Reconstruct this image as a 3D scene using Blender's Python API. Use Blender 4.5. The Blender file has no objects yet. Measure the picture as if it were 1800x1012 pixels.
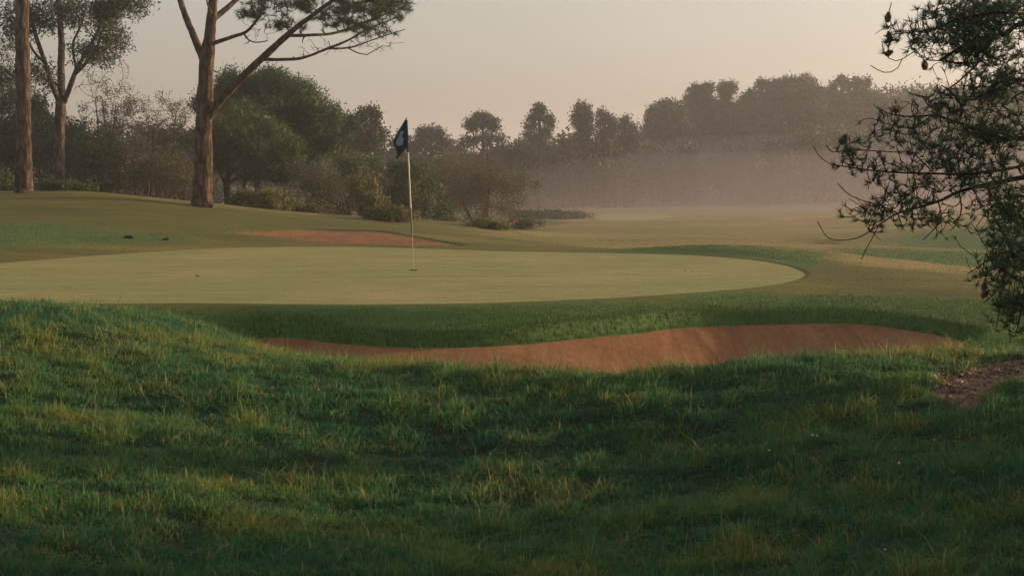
import bpy, math
import numpy as np
from mathutils import Vector

# ------------------------------------------------------------------ scene, camera, sky, sun
scene = bpy.context.scene
COL = scene.collection
rng = np.random.default_rng(11)
PI = math.pi
R = math.radians

F = 3000.0                      # focal length in photo pixels (1800 wide)
CAM_Z = 1.45
PITCH = math.atan(212 / F)      # horizon sits 212 photo pixels above the picture centre
cam_data = bpy.data.cameras.new('camera')
cam = bpy.data.objects.new('camera', cam_data)
COL.objects.link(cam)
cam_data.sensor_width = 36.0
cam_data.lens = 36.0 * F / 1800.0
cam_data.clip_start = 0.05
cam_data.clip_end = 6000
cam.location = (0, 0, CAM_Z)
cam.rotation_euler = (PI / 2 - PITCH, 0, 0)
scene.camera = cam

SUN_EL, SUN_AZ = R(8.0), R(69.0)      # azimuth from +Y towards +X
SUN_DIR = Vector((math.sin(SUN_AZ) * math.cos(SUN_EL), math.cos(SUN_AZ) * math.cos(SUN_EL), math.sin(SUN_EL)))

world = bpy.data.worlds.new('World')
scene.world = world
world.use_nodes = True
wn, wl = world.node_tree.nodes, world.node_tree.links
bg = wn['Background']
sky = wn.new('ShaderNodeTexSky')
sky.sky_type = 'NISHITA'
sky.sun_disc = False
sky.sun_elevation = SUN_EL
sky.sun_rotation = SUN_AZ
sky.altitude = 50
sky.air_density = 1.0
sky.dust_density = 4.0
sky.ozone_density = 1.0
hsv = wn.new('ShaderNodeHueSaturation')
hsv.inputs['Saturation'].default_value = 0.55
tint = wn.new('ShaderNodeMix'); tint.data_type = 'RGBA'; tint.blend_type = 'MULTIPLY'
tint.inputs['Factor'].default_value = 1.0
tint.inputs['B'].default_value = (0.95, 0.955, 0.975, 1)
wl.new(sky.outputs[0], hsv.inputs['Color'])
wl.new(hsv.outputs[0], tint.inputs['A'])
veil = wn.new('ShaderNodeMix'); veil.data_type = 'RGBA'
veil.inputs['Factor'].default_value = 0.42                       # thin even morning overcast over the clear sky
veil.inputs['B'].default_value = (1.84, 1.67, 1.50, 1)
wl.new(tint.outputs['Result'], veil.inputs['A'])
wl.new(veil.outputs['Result'], bg.inputs['Color'])
bg.inputs['Strength'].default_value = 0.15

sun_data = bpy.data.lights.new('sun', 'SUN')
sun_data.energy = 3.5
sun_data.angle = R(1.5)
sun_data.color = (1.0, 0.68, 0.36)
sun = bpy.data.objects.new('sun', sun_data)
COL.objects.link(sun)
sun.location = (60, 20, 30)
sun.rotation_euler = SUN_DIR.to_track_quat('Z', 'Y').to_euler()

scene.view_settings.view_transform = 'Standard'
scene.view_settings.look = 'None'
scene.view_settings.exposure = 1.0
scene.view_settings.gamma = 1.0
scene.render.film_transparent = False
scene.cycles.max_bounces = 6
scene.cycles.diffuse_bounces = 3
scene.cycles.transparent_max_bounces = 6
scene.cycles.volume_bounces = 1
scene.cycles.use_denoising = True
scene.cycles.denoising_prefilter = 'ACCURATE'

# ------------------------------------------------------------------ helpers
SA, CA = math.sin(PITCH), math.cos(PITCH)

def at(px, py, d):
    """the point that lies d metres ahead of the camera behind photo pixel (px, py)"""
    u = (np.asarray(px, float) - 900) / F
    v = (np.asarray(py, float) - 506) / F
    k = d / (CA - v * SA)
    return np.stack([u * k, np.broadcast_to(d, np.shape(u * k)).astype(float) * 1.0, CAM_Z + (-SA - v * CA) * k], -1)

def on_plane(px, py, z):
    u = (np.asarray(px, float) - 900) / F
    v = (np.asarray(py, float) - 506) / F
    k = (z - CAM_Z) / (-SA - v * CA)
    return np.stack([u * k, (CA - v * SA) * k], -1)

def prop(o, label=None, cat=None, group=None, kind=None):
    if label: o['label'] = label
    if cat: o['category'] = cat
    if group: o['group'] = group
    if kind: o['kind'] = kind
    return o

def fast_mesh(name, V, faces, attrs=None, smooth=False):
    V = np.asarray(V, np.float32)
    me = bpy.data.meshes.new(name)
    me.vertices.add(len(V))
    me.vertices.foreach_set('co', V.ravel())
    faces = [np.asarray(f, np.int32) for f in faces if len(f)]
    nl = sum(f.size for f in faces); nf = sum(len(f) for f in faces)
    me.loops.add(nl); me.polygons.add(nf)
    li = np.concatenate([f.ravel() for f in faces])
    tot = np.concatenate([np.full(len(f), f.shape[1], np.int32) for f in faces])
    st = np.concatenate([[0], np.cumsum(tot)[:-1]]).astype(np.int32)
    me.loops.foreach_set('vertex_index', li)
    me.polygons.foreach_set('loop_start', st)
    if smooth:
        me.polygons.foreach_set('use_smooth', np.ones(nf, bool))
    for k, a in (attrs or {}).items():
        at_ = me.attributes.new(k, 'FLOAT', 'POINT')
        at_.data.foreach_set('value', np.asarray(a, np.float32))
    me.update(calc_edges=True)
    return me

class Geo:
    def __init__(self):
        self.V, self.F3, self.F4, self.A, self.n = [], [], [], [], 0
    def add(self, V, faces, tint=None):
        V = np.asarray(V, float).reshape(-1, 3)
        for f in faces:
            f = np.asarray(f)
            if len(f): (self.F3 if f.shape[1] == 3 else self.F4).append(f + self.n)
        self.V.append(V); self.n += len(V)
        self.A.append(np.broadcast_to(0.5 if tint is None else tint, (len(V),)))
        return self
    def build(self, name, mat, parent=None, origin=(0, 0, 0), smooth=False):
        V = np.concatenate(self.V) - np.asarray(origin, float)
        fs = []
        if self.F3: fs.append(np.concatenate(self.F3))
        if self.F4: fs.append(np.concatenate(self.F4))
        me = fast_mesh(name, V, fs, {'tint': np.concatenate(self.A)}, smooth)
        me.materials.append(mat)
        o = bpy.data.objects.new(name, me)
        COL.objects.link(o)
        if parent is not None: o.parent = parent
        return o

def empty(name, loc):
    o = bpy.data.objects.new(name, None)
    COL.objects.link(o)
    o.location = Vector([float(c) for c in loc])
    o.empty_display_size = 0.3
    return o

def copy_tree(o, parent=None):
    c = o.copy(); COL.objects.link(c)
    if parent is not None: c.parent = parent
    for ch in list(o.children): copy_tree(ch, c)
    return c

def tubes(P, Rr, sides=5, cap=False):
    """P (N,K,3) centre lines, Rr (N,K) radii -> verts, quads"""
    P = np.asarray(P, float); Rr = np.asarray(Rr, float)
    N, K, _ = P.shape
    T = np.gradient(P, axis=1)
    T /= np.linalg.norm(T, axis=2, keepdims=True) + 1e-9
    m = P[:, -1] - P[:, 0]
    ref = np.eye(3)[np.argmin(np.abs(m), axis=1)][:, None, :]
    U = np.cross(T, ref); U /= np.linalg.norm(U, axis=2, keepdims=True) + 1e-9
    W = np.cross(T, U)
    a = np.arange(sides) * 2 * PI / sides
    ring = U[:, :, None, :] * np.cos(a)[None, None, :, None] + W[:, :, None, :] * np.sin(a)[None, None, :, None]
    V = P[:, :, None, :] + ring * Rr[:, :, None, None]
    idx = np.arange(N * K * sides).reshape(N, K, sides)
    a0 = idx[:, :-1, :]; b0 = idx[:, 1:, :]
    Q = np.stack([a0, np.roll(a0, -1, 2), np.roll(b0, -1, 2), b0], -1).reshape(-1, 4)
    return V.reshape(-1, 3), Q

def resample(pts, rad, n):
    """Catmull-Rom through pts"""
    pts = np.asarray(pts, float); rad = np.asarray(rad, float)
    A = np.concatenate([pts, rad[:, None]], 1)
    if len(A) == 2:
        t = np.linspace(0, 1, n)[:, None]
        B = A[0] * (1 - t) + A[1] * t
        return B[:, :3], B[:, 3]
    E = np.concatenate([[2 * A[0] - A[1]], A, [2 * A[-1] - A[-2]]])
    s = np.linspace(0, len(A) - 1 - 1e-6, n)
    i = s.astype(int); t = (s - i)[:, None]
    p0, p1, p2, p3 = E[i], E[i + 1], E[i + 2], E[i + 3]
    B = 0.5 * (2 * p1 + (p2 - p0) * t + (2 * p0 - 5 * p1 + 4 * p2 - p3) * t**2 + (3 * p1 - p0 - 3 * p2 + p3) * t**3)
    return B[:, :3], np.maximum(B[:, 3], 0.002)

def unit(n, r=None):
    v = (r or rng).normal(size=(n, 3))
    return v / np.linalg.norm(v, axis=1, keepdims=True)

def sines(seed, n, lo, hi):
    r = np.random.default_rng(seed)
    a = r.uniform(0, 2 * PI, n); f = np.exp(r.uniform(np.log(lo), np.log(hi), n))
    return np.cos(a) * f, np.sin(a) * f, r.uniform(0, 2 * PI, n)

def wave(x, y, seed, lo, hi, n=10):
    """smooth pseudo noise, about -1..1"""
    fx, fy, ph = sines(seed, n, lo, hi)
    out = np.zeros(np.shape(x))
    for i in range(n): out += np.sin(2 * PI * (fx[i] * x + fy[i] * y) + ph[i])
    return out / math.sqrt(n) / 1.2

def sstep(a, b, x):
    t = np.clip((x - a) / (b - a), 0, 1)
    return t * t * (3 - 2 * t)

# ------------------------------------------------------------------ outlines on the ground
def smooth_poly(P, n=160):
    P = np.asarray(P, float)
    E = np.concatenate([P[-1:], P, P[:2]])
    s = np.linspace(0, len(P), n, endpoint=False)
    i = s.astype(int); t = (s - i)[:, None]
    p0, p1, p2, p3 = E[i], E[i + 1], E[i + 2], E[i + 3]
    return 0.5 * (2 * p1 + (p2 - p0) * t + (2 * p0 - 5 * p1 + 4 * p2 - p3) * t**2 + (3 * p1 - p0 - 3 * p2 + p3) * t**3)

def sdf(poly, x, y, pad=4.0):
    """signed distance, negative inside; large where far from the outline's box"""
    x = np.asarray(x, float); y = np.asarray(y, float)
    out = np.full(x.shape, pad)
    lo, hi = poly.min(0) - pad, poly.max(0) + pad
    m = (x > lo[0]) & (x < hi[0]) & (y > lo[1]) & (y < hi[1])
    if not m.any(): return out
    X, Y = x[m], y[m]
    best = np.full(X.shape, 1e9); inside = np.zeros(X.shape, bool)
    Q = np.roll(poly, -1, 0)
    for (ax, ay), (bx, by) in zip(poly, Q):
        dx, dy = bx - ax, by - ay
        t = np.clip(((X - ax) * dx + (Y - ay) * dy) / (dx * dx + dy * dy + 1e-12), 0, 1)
        best = np.minimum(best, (X - ax - t * dx)**2 + (Y - ay - t * dy)**2)
        c = ((ay > Y) != (by > Y)) & (X < (bx - ax) * (Y - ay) / (by - ay + 1e-15) + ax)
        inside ^= c
    s = np.sqrt(best)
    out[m] = np.where(inside, -s, s)
    return out

def px_poly(L, z): return [tuple(on_plane(px, py, z)) for px, py in L]

GREEN = smooth_poly(px_poly([(-260, 492), (-120, 474), (0, 463), (100, 455), (200, 447.5), (350, 439), (450, 435.5), (600, 433.5), (750, 436.5),
    (900, 441), (1050, 443.5), (1200, 448), (1300, 455), (1375, 466), (1412, 479), (1405, 489), (1365, 498), (1300, 506), (1200, 514),
    (1100, 521), (1000, 526), (900, 530), (800, 532.5), (650, 534), (500, 533), (350, 532), (150, 534), (-50, 528), (-220, 512)], 0.0), 220)
BUNKER = smooth_poly(px_poly([(440, 580), (520, 581), (600, 587), (680, 591), (750, 593), (830, 593), (900, 590.5), (1000, 583), (1100, 573),
    (1200, 563.5), (1300, 558.5), (1400, 557), (1500, 558.5), (1590, 567), (1670, 579), (1745, 601), (1710, 634), (1560, 690),
    (1400, 740), (1200, 760), (950, 760), (750, 735), (600, 690), (465, 630), (425, 592)], -0.23), 260)
BACK_BUNKER = smooth_poly([tuple(at(px, py, d)[:2]) for px, py, d in [(408, 409, 34.0), (480, 405, 35.5), (560, 402.5, 36.6), (650, 404.5, 36.2), (720, 413, 34.6),
    (785, 425, 33.0), (803, 432.5, 32.0), (745, 432, 31.8), (660, 426, 32.3), (560, 418, 33.0), (470, 413, 33.8)]], 160)
DIRT = smooth_poly([tuple(at(px, py, d)[:2]) for px, py, d in [(1640, 662, 10.05), (1690, 653, 10.35), (1800, 645, 10.7), (1900, 655, 10.4), (1850, 678, 9.75),
    (1755, 690, 9.45), (1712, 712, 8.95), (1675, 700, 9.2), (1655, 680, 9.6)]], 90)
FAR_GREEN = smooth_poly([tuple(at(px, 380, d)[:2]) for px, d in [(1042, 84), (1100, 80), (1160, 82), (1185, 86), (1150, 91), (1080, 92)]], 60)

FAR_SAND = smooth_poly([tuple(at(px, 418, d)[:2]) for px, d in [(1355, 43.2), (1400, 43.0), (1445, 43.6), (1440, 44.6), (1400, 44.3), (1370, 44.0)]], 50)
FARTHER_SAND = smooth_poly([tuple(at(px, 381, d)[:2]) for px, d in [(1380, 79), (1430, 78), (1480, 80), (1475, 83), (1420, 82)]], 50)

# ------------------------------------------------------------------ the lie of the land: thin-plate surface through surveyed points
C = []
def c_at(px, py, d): C.append(tuple(at(px, py, d)))
def c_xy(x, y, z): C.append((x, y, z))
for x, y, z in [(0, 0, -.2), (4, 0, -.1), (-4, 0, -.15), (0, -8, -.3), (12, -6, .2), (-12, -6, .2), (10, 4, .15), (-9, 4, .25), (0, 3, -.18), (0, 5, -.16)]: c_xy(x, y, z)
for px, z in [(-300, .06), (0, .0), (300, -.08), (700, -.13), (1100, -.14), (1500, -.06), (1900, .04)]:
    c_xy((px - 900) / F * 6.7, 6.7, z)
for px, z in [(-200, .2), (0, .14), (300, .05), (700, -.06), (1100, -.07), (1500, .06), (1720, .17), (2000, .22)]:
    c_xy((px - 900) / F * 8.8, 8.8, z)
# brow of the foreground rough (grass tops less a hand's height)
for px, py, d in [(-250, 542, 14), (0, 552, 13.9), (120, 558, 13.8), (240, 566, 13.6), (340, 578, 13.2), (405, 596, 12.8), (450, 619, 12.4), (520, 633, 11.9), (620, 645, 11.5), (740, 650, 11.3), (900, 640, 11.2),
                  (1100, 637, 11.1), (1280, 643, 11.1), (1400, 638, 11.2), (1500, 637, 11.4), (1600, 636, 11.6), (1700, 630, 11.7), (1850, 622, 11.8), (2100, 610, 12)]:
    c_at(px, py, d)
for px, z in [(-250, .1), (0, .08), (200, .02)]: c_xy((px - 900) / F * 16, 16, z)
for px, d, z in [(500, 13.4, -.22), (700, 12.8, -.2), (1000, 12.8, -.2), (1300, 12.8, -.2), (1550, 13.2, -.15), (1750, 14.2, -.02), (2000, 14.5, .1)]:
    c_xy((px - 900) / F * d, d, z)
for px, d in [(600, 15), (900, 15), (1200, 15), (1450, 15.5)]: c_xy((px - 900) / F * d, d, -.2)
# lip of the front bunker and the foot of the bank
for px, py, d in [(430, 577, 17.7), (520, 574, 17.55), (600, 575, 17.3), (750, 580, 17.0), (900, 577, 17.1), (1000, 569, 17.5), (1100, 559, 18.2), (1200, 549, 18.8),
                  (1300, 544, 19.2), (1400, 542, 19.35), (1500, 544, 19.3), (1600, 553, 18.6), (1700, 575, 17.2), (1800, 588, 16.6), (2000, 590, 16.6)]:
    c_at(px, py, d)
# the putting green, near enough flat
for px, py in [(-150, 500), (0, 470), (0, 515), (150, 452), (200, 490), (350, 530), (350, 470), (400, 440), (500, 500), (600, 436), (600, 532), (727, 475), (800, 515), (850, 440), (900, 480), (1000, 525), (1050, 446), (1100, 500), (1200, 452), (1200, 512), (1300, 480), (1300, 458), (1400, 484)]:
    x, y = on_plane(px, py, 0.0); c_xy(x, y, 0.0)
# left rise behind the green
for px, py, d in [(-300, 335, 40), (-120, 337, 40), (0, 338, 40), (130, 338, 40), (240, 348, 40), (350, 362, 40), (440, 373, 40), (530, 381, 40.2), (650, 389, 41), (780, 397, 42), (880, 404, 44),
                  (-100, 375, 36), (0, 376, 36), (200, 380, 36.2), (380, 392, 36.5), (-100, 393, 33), (0, 394, 33), (150, 396, 33.5), (300, 404, 33.4),
                  (-100, 430, 29.3), (0, 430, 29.3), (150, 426, 31), (300, 424.5, 31.6), (400, 425, 32), (600, 424.5, 32.8), (480, 396, 37.6), (620, 399, 38.2), (740, 408, 36), (800, 426, 33.2), (860, 424, 35),
                  (500, 412, 34.2), (650, 415, 34.2)]:
    c_at(px, py, d)
for px, d, z in [(-200, 48, .2), (100, 48, .2), (350, 48, .0), (550, 48, -.1), (-200, 64, -.6), (200, 64, -.7), (550, 64, -.8)]:
    c_xy((px - 900) / F * d, d, z)
# bank behind the right of the green, then the ridges on the right
for px, py, d in [(1060, 439, 30.5), (1150, 434, 30.3), (1240, 431, 30), (1330, 432, 29.4), (1430, 438, 28.6), (1550, 452, 27.6), (1700, 470, 26.6), (1900, 480, 26.5),
                  (1500, 475, 23.8), (1600, 495, 22.2), (1750, 520, 20.6), (1900, 530, 20.2)]:
    c_at(px, py, d)
for px, d, z in [(1240, 32.5, -.16), (1430, 31.5, -.28), (1560, 31, -.34), (1720, 30.5, -.42), (1900, 30.5, -.42)]:
    c_xy((px - 900) / F * d, d, z)
for px, py, d in [(1480, 431, 35.6), (1600, 434, 35), (1750, 440, 34.5), (1950, 446, 34)]: c_at(px, py, d)
for px, d, z in [(1500, 39, -.55), (1650, 39, -.6), (1850, 39, -.6)]: c_xy((px - 900) / F * d, d, z)
for px, py, d in [(1600, 408, 46), (1720, 399, 46), (1900, 392, 46)]: c_at(px, py, d)
# the fairway running away and its far end
for px, py, d in [(950, 425, 36), (1100, 423, 38), (1300, 422, 39), (900, 412, 44), (1050, 408, 50), (1250, 408, 50), (1420, 410, 50), (1000, 396, 64), (1200, 393, 66), (1400, 393, 66),
                  (1600, 390, 66), (1050, 386, 80), (1250, 381, 84), (1450, 380, 86), (1700, 372, 90), (1060, 368, 112), (1200, 363.5, 128), (1400, 362, 128), (1600, 356, 128), (1900, 350, 128)]:
    c_at(px, py, d)
for x, y, z in [(-60, 40, .3), (-80, 120, -1), (0, 120, -1.5), (80, 60, -.5), (60, 20, .3), (-40, 10, .5), (0, 170, -1.4), (80, 170, 0), (150, 150, 0), (-60, 200, -1), (0, 260, -1), (200, 260, 0), (-200, 100, 0), (200, 0, 0), (-200, -50, 0), (0, -200, 0), (200, -150, 0)]:
    c_xy(x, y, z)
C = np.array(C)

def tps_fit(P, lam=0.002):
    n = len(P)
    d2 = ((P[:, None, :2] - P[None, :, :2])**2).sum(-1)
    K = 0.5 * d2 * np.log(d2 + 1e-9) + lam * np.eye(n)
    A = np.zeros((n + 3, n + 3))
    A[:n, :n] = K; A[:n, n] = 1; A[:n, n + 1:] = P[:, :2]; A[n, :n] = 1; A[n + 1:, :n] = P[:, :2].T
    b = np.zeros(n + 3); b[:n] = P[:, 2]
    return np.linalg.solve(A, b)
TPS = tps_fit(C)

def base_height(x, y):
    shape = np.shape(x)
    x = np.ravel(np.asarray(x, float)); y = np.ravel(np.asarray(y, float))
    out = np.empty(len(x))
    n = len(C)
    for s in range(0, len(x), 40000):
        X, Y = x[s:s + 40000], y[s:s + 40000]
        d2 = (X[:, None] - C[None, :, 0])**2 + (Y[:, None] - C[None, :, 1])**2
        out[s:s + 40000] = (0.5 * d2 * np.log(d2 + 1e-9)) @ TPS[:n] + TPS[n] + TPS[n + 1] * X + TPS[n + 2] * Y
    r = np.hypot(x, y - 60)
    k = sstep(150, 260, r)
    out = out * (1 - k) + (-0.8) * k
    return out.reshape(shape)

def height(x, y):
    x = np.asarray(x, float); y = np.asarray(y, float)
    z = base_height(x, y)
    sg = sdf(GREEN, x, y)
    z = z * sstep(-.1, .8, sg)
    off = sstep(0.0, 1.2, sg)
    near = np.exp(-np.hypot(x, y) / 60)
    z = z + off * near * (0.012 * wave(x, y, 1, .25, .9) + 0.02 * wave(x, y, 2, .08, .2))
    far = sstep(36, 46, y) * sstep(150, 120, y) * sstep(-3, 2, x)
    z = z + far * (.07 * wave(x, y, 12, .03, .09) + .03 * wave(x, y, 13, .09, .2))
    z = z - .10 * sstep(.6, -.2, sdf(FAR_SAND, x, y)) - .12 * sstep(1.0, -.2, sdf(FARTHER_SAND, x, y))
    fore = sstep(16.0, 12.5, y) * sstep(0.3, 1.2, sg)
    z = z + fore * (0.015 * wave(x, y, 3, .5, 1.4) + 0.008 * wave(x, y, 7, 1.6, 3.5))
    z = z + 0.012 * (1 - off) * wave(x, y, 4, .03, .1)
    z = z + 0.012 * sstep(0.0, 0.10, sg) * (1 - sstep(0.10, 1.5, sg))        # the collar stands a little proud of the mown green
    s = sdf(BUNKER, x, y)
    z = z - 0.15 * sstep(0.16, 0.0, s) - 0.20 * sstep(0.0, -1.8, s)
    ins = sstep(0.0, -0.3, s)
    fur = sstep(1.75, 2.0, x) * sstep(2.75, 2.5, x)
    z = z + ins * (0.0045 * fur * np.sin(2 * PI * (x + 0.04 * (y - 17) + .05 * wave(x, y, 9, .2, .5)) / 0.23) + 0.006 * wave(x, y, 5, .4, 1.2) + 0.0025 * wave(x, y, 6, 2, 5))
    z = z - ins * 0.008 * np.exp(-((y - 17.0 - 0.12 * np.sin(x * 2)) / 0.04)**2) * sstep(0.9, 1.2, x) * sstep(2.1, 1.8, x)
    s2 = sdf(BACK_BUNKER, x, y)
    z = z - 0.035 * sstep(0.18, 0.0, s2) - 0.02 * sstep(0.0, -1.0, s2)
    s3 = sdf(DIRT, x, y)
    z = z - 0.05 * sstep(0.15, -0.1, s3)
    return z

# ------------------------------------------------------------------ materials
def nt(name):
    m = bpy.data.materials.new(name); m.use_nodes = True
    n, l = m.node_tree.nodes, m.node_tree.links
    p = n['Principled BSDF']
    return m, n, l, p

def noise(n, l, scale, detail=6, rough=0.6, coord=None, stretch=None):
    t = n.new('ShaderNodeTexNoise'); t.inputs['Scale'].default_value = scale
    t.inputs['Detail'].default_value = detail; t.inputs['Roughness'].default_value = rough
    g = n.new('ShaderNodeNewGeometry') if coord is None else None
    src = g.outputs['Position'] if coord is None else coord
    if stretch:
        mp = n.new('ShaderNodeMapping'); mp.inputs['Scale'].default_value = stretch
        l.new(src, mp.inputs['Vector']); src = mp.outputs[0]
    l.new(src, t.inputs['Vector'])
    return t.outputs['Fac']

def ramp(n, l, fac, stops):
    r = n.new('ShaderNodeValToRGB')
    els = r.color_ramp.elements
    while len(els) < len(stops): els.new(0.5)
    for e, (p, c) in zip(els, stops):
        e.position = p; e.color = (*c, 1)
    l.new(fac, r.inputs[0])
    return r.outputs[0]

def mix(n, l, fac, a, b, mode='MIX'):
    m = n.new('ShaderNodeMix'); m.data_type = 'RGBA'; m.blend_type = mode
    for sock, v in (('Factor', fac), ('A', a), ('B', b)):
        i = [s for s in m.inputs if s.name == sock and (s.type == 'RGBA' or sock == 'Factor')][0]
        if isinstance(v, (int, float)): i.default_value = v
        elif isinstance(v, tuple): i.default_value = (*v, 1)
        else: l.new(v, i)
    return [o for o in m.outputs if o.type == 'RGBA'][0]

def attr(n, name):
    a = n.new('ShaderNodeAttribute'); a.attribute_name = name
    return a.outputs['Fac']

def bump(n, l, p, h, strength, dist):
    b = n.new('ShaderNodeBump'); b.inputs['Strength'].default_value = strength; b.inputs['Distance'].default_value = dist
    l.new(h, b.inputs['Height']); l.new(b.outputs[0], p.inputs['Normal'])

def turf_mat(name, lo, hi, dry, fine=60, sheen=0.0):
    m, n, l, p = nt(name)
    big = noise(n, l, 0.35, 5, .55)
    streak = noise(n, l, 1.0, 7, .68, stretch=(0.28, 1.9, 1))
    f = noise(n, l, fine, 4, .7)
    c = ramp(n, l, streak, [(0.35, lo), (0.65, hi)])
    k = ramp(n, l, big, [(0.5, (0, 0, 0)), (0.68, (1, 1, 1))])
    c = mix(n, l, k, c, dry)
    st2 = noise(n, l, 3.2, 6, .75, stretch=(.55, 1.7, 1))
    c = mix(n, l, 1.0, c, ramp(n, l, st2, [(.32, (.80, .80, .78)), (.68, (1.18, 1.17, 1.15))]), 'MULTIPLY')
    v = ramp(n, l, f, [(0.3, (.62, .62, .62)), (0.7, (1.3, 1.3, 1.3))])
    c = mix(n, l, 1.0, c, v, 'MULTIPLY')
    l.new(c, p.inputs['Base Color'])
    p.inputs['Roughness'].default_value = 0.75
    p.inputs['Specular IOR Level'].default_value = 0.12
    if sheen:
        p.inputs['Sheen Weight'].default_value = sheen
        p.inputs['Sheen Roughness'].default_value = 0.5
        p.inputs['Sheen Tint'].default_value = (1, .92, .7, 1)
    bump(n, l, p, f, .5, .01)
    return m

M = {}
M['green'] = turf_mat('mown_green', (.205, .208, .068), (.285, .252, .084), (.325, .262, .10), 30, 0)
M['far_green'] = turf_mat('far_mown_green', (.24, .215, .10), (.30, .26, .12), (.30, .25, .12), 20)

def ground_mat():
    m, n, l, p = nt('turf_ground')
    mown = attr(n, 'mown'); rough = attr(n, 'rough'); thatch = attr(n, 'thatch')
    big = noise(n, l, .16, 6, .6, stretch=(.5, 1.4, 1))
    mid = noise(n, l, 1.3, 6, .65, stretch=(.5, 1.6, 1))
    f = noise(n, l, 38, 4, .7)
    fair = ramp(n, l, mid, [(.3, (.150, .135, .040)), (.7, (.225, .178, .060))])
    fair = mix(n, l, ramp(n, l, big, [(.45, (0, 0, 0)), (.62, (.9, .9, .9))]), fair, (.26, .185, .072))
    semi = ramp(n, l, mid, [(.3, (.060, .074, .012)), (.7, (.120, .105, .018))])
    semi = mix(n, l, ramp(n, l, big, [(.48, (0, 0, 0)), (.66, (.8, .8, .8))]), semi, (.20, .14, .036))
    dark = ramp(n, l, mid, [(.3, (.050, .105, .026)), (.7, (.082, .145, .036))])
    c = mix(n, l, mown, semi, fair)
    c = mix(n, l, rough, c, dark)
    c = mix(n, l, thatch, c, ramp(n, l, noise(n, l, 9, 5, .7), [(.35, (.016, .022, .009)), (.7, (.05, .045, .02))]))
    v = ramp(n, l, f, [(.3, (.55, .55, .55)), (.7, (1.35, 1.35, 1.35))])
    c = mix(n, l, 1.0, c, v, 'MULTIPLY')
    l.new(c, p.inputs['Base Color'])
    p.inputs['Roughness'].default_value = .85
    p.inputs['Specular IOR Level'].default_value = .15
    bump(n, l, p, f, .6, .015)
    return m
M['ground'] = ground_mat()

def sand_mat():
    m, n, l, p = nt('red_sand')
    a = noise(n, l, 1.1, 6, .6, stretch=(1.4, .5, 1)); f = noise(n, l, 55, 6, .85); g = noise(n, l, 11, 4, .6, stretch=(1.6, .5, 1))
    c = ramp(n, l, a, [(.3, (.200, .088, .036)), (.7, (.295, .142, .064))])
    c = mix(n, l, 1.0, c, ramp(n, l, f, [(.3, (.55, .54, .53)), (.72, (1.38, 1.38, 1.40))]), 'MULTIPLY')
    c = mix(n, l, 1.0, c, ramp(n, l, g, [(.35, (.86, .85, .84)), (.65, (1.06, 1.06, 1.06))]), 'MULTIPLY')
    rk = noise(n, l, 1.0, 5, .65, stretch=(13, .55, 1))
    c = mix(n, l, 1.0, c, ramp(n, l, rk, [(.34, (.84, .84, .84)), (.66, (1.12, 1.12, 1.12))]), 'MULTIPLY')
    l.new(c, p.inputs['Base Color']); p.inputs['Roughness'].default_value = .95
    p.inputs['Specular IOR Level'].default_value = .1
    ad = n.new('ShaderNodeMath'); ad.operation = 'ADD'; l.new(f, ad.inputs[0]); l.new(g, ad.inputs[1])
    bump(n, l, p, ad.outputs[0], .5, .012)
    return m
M['sand'] = sand_mat()

def dirt_mat():
    m, n, l, p = nt('bare_dirt')
    a = noise(n, l, 5, 6, .7); f = noise(n, l, 70, 5, .75)
    c = ramp(n, l, a, [(.3, (.17, .080, .046)), (.7, (.35, .19, .115))])
    c = mix(n, l, 1.0, c, ramp(n, l, f, [(.3, (.6, .6, .6)), (.72, (1.4, 1.4, 1.4))]), 'MULTIPLY')
    l.new(c, p.inputs['Base Color']); p.inputs['Roughness'].default_value = .95
    bump(n, l, p, f, .8, .02)
    return m
M['dirt'] = dirt_mat()

def leaf_mat(name, stops, trans=.3, vary=.0):
    m, n, l, p = nt(name)
    c = ramp(n, l, attr(n, 'tint'), stops)
    if vary:
        oi = n.new('ShaderNodeObjectInfo')
        c = mix(n, l, 1.0, c, ramp(n, l, oi.outputs['Random'], [(0, (1 - vary,) * 3), (1, (1 + vary, 1 + vary * .8, 1 + vary * .5))]), 'MULTIPLY')
    l.new(c, p.inputs['Base Color'])
    p.inputs['Roughness'].default_value = .6
    p.inputs['Specular IOR Level'].default_value = .25
    tr = n.new('ShaderNodeBsdfTranslucent'); l.new(c, tr.inputs['Color'])
    ms = n.new('ShaderNodeMixShader'); ms.inputs[0].default_value = trans
    l.new(p.outputs[0], ms.inputs[1]); l.new(tr.outputs[0], ms.inputs[2])
    l.new(ms.outputs[0], n['Material Output'].inputs['Surface'])
    return m

M['blade'] = leaf_mat('grass_blade', [(0, (.034, .125, .066)), (.35, (.070, .192, .070)), (.62, (.155, .23, .060)), (.82, (.29, .24, .062)), (1, (.42, .29, .11))], .45)
M['short_blade'] = leaf_mat('short_grass_blade', [(0, (.038, .090, .020)), (.4, (.068, .128, .027)), (.7, (.11, .125, .026)), (1, (.24, .18, .05))], .3)
M['pine'] = leaf_mat('pine_needles', [(0, (.016, .040, .018)), (.5, (.032, .066, .024)), (1, (.075, .095, .03))], .2)
M['near_pine'] = leaf_mat('near_pine_needles', [(0, (.024, .075, .038)), (.6, (.048, .122, .052)), (.88, (.09, .14, .045)), (1, (.20, .105, .06))], .25)
M['dusty'] = leaf_mat('dusty_leaves', [(0, (.028, .050, .030)), (.5, (.055, .078, .042)), (1, (.11, .115, .06))], .3)
M['dome'] = leaf_mat('dome_needles', [(0, (.010, .036, .010)), (.5, (.025, .062, .014)), (1, (.070, .095, .022))], .2)
M['olive'] = leaf_mat('olive_leaves', [(0, (.022, .050, .014)), (.5, (.048, .080, .020)), (1, (.11, .110, .030))], .3)
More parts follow.
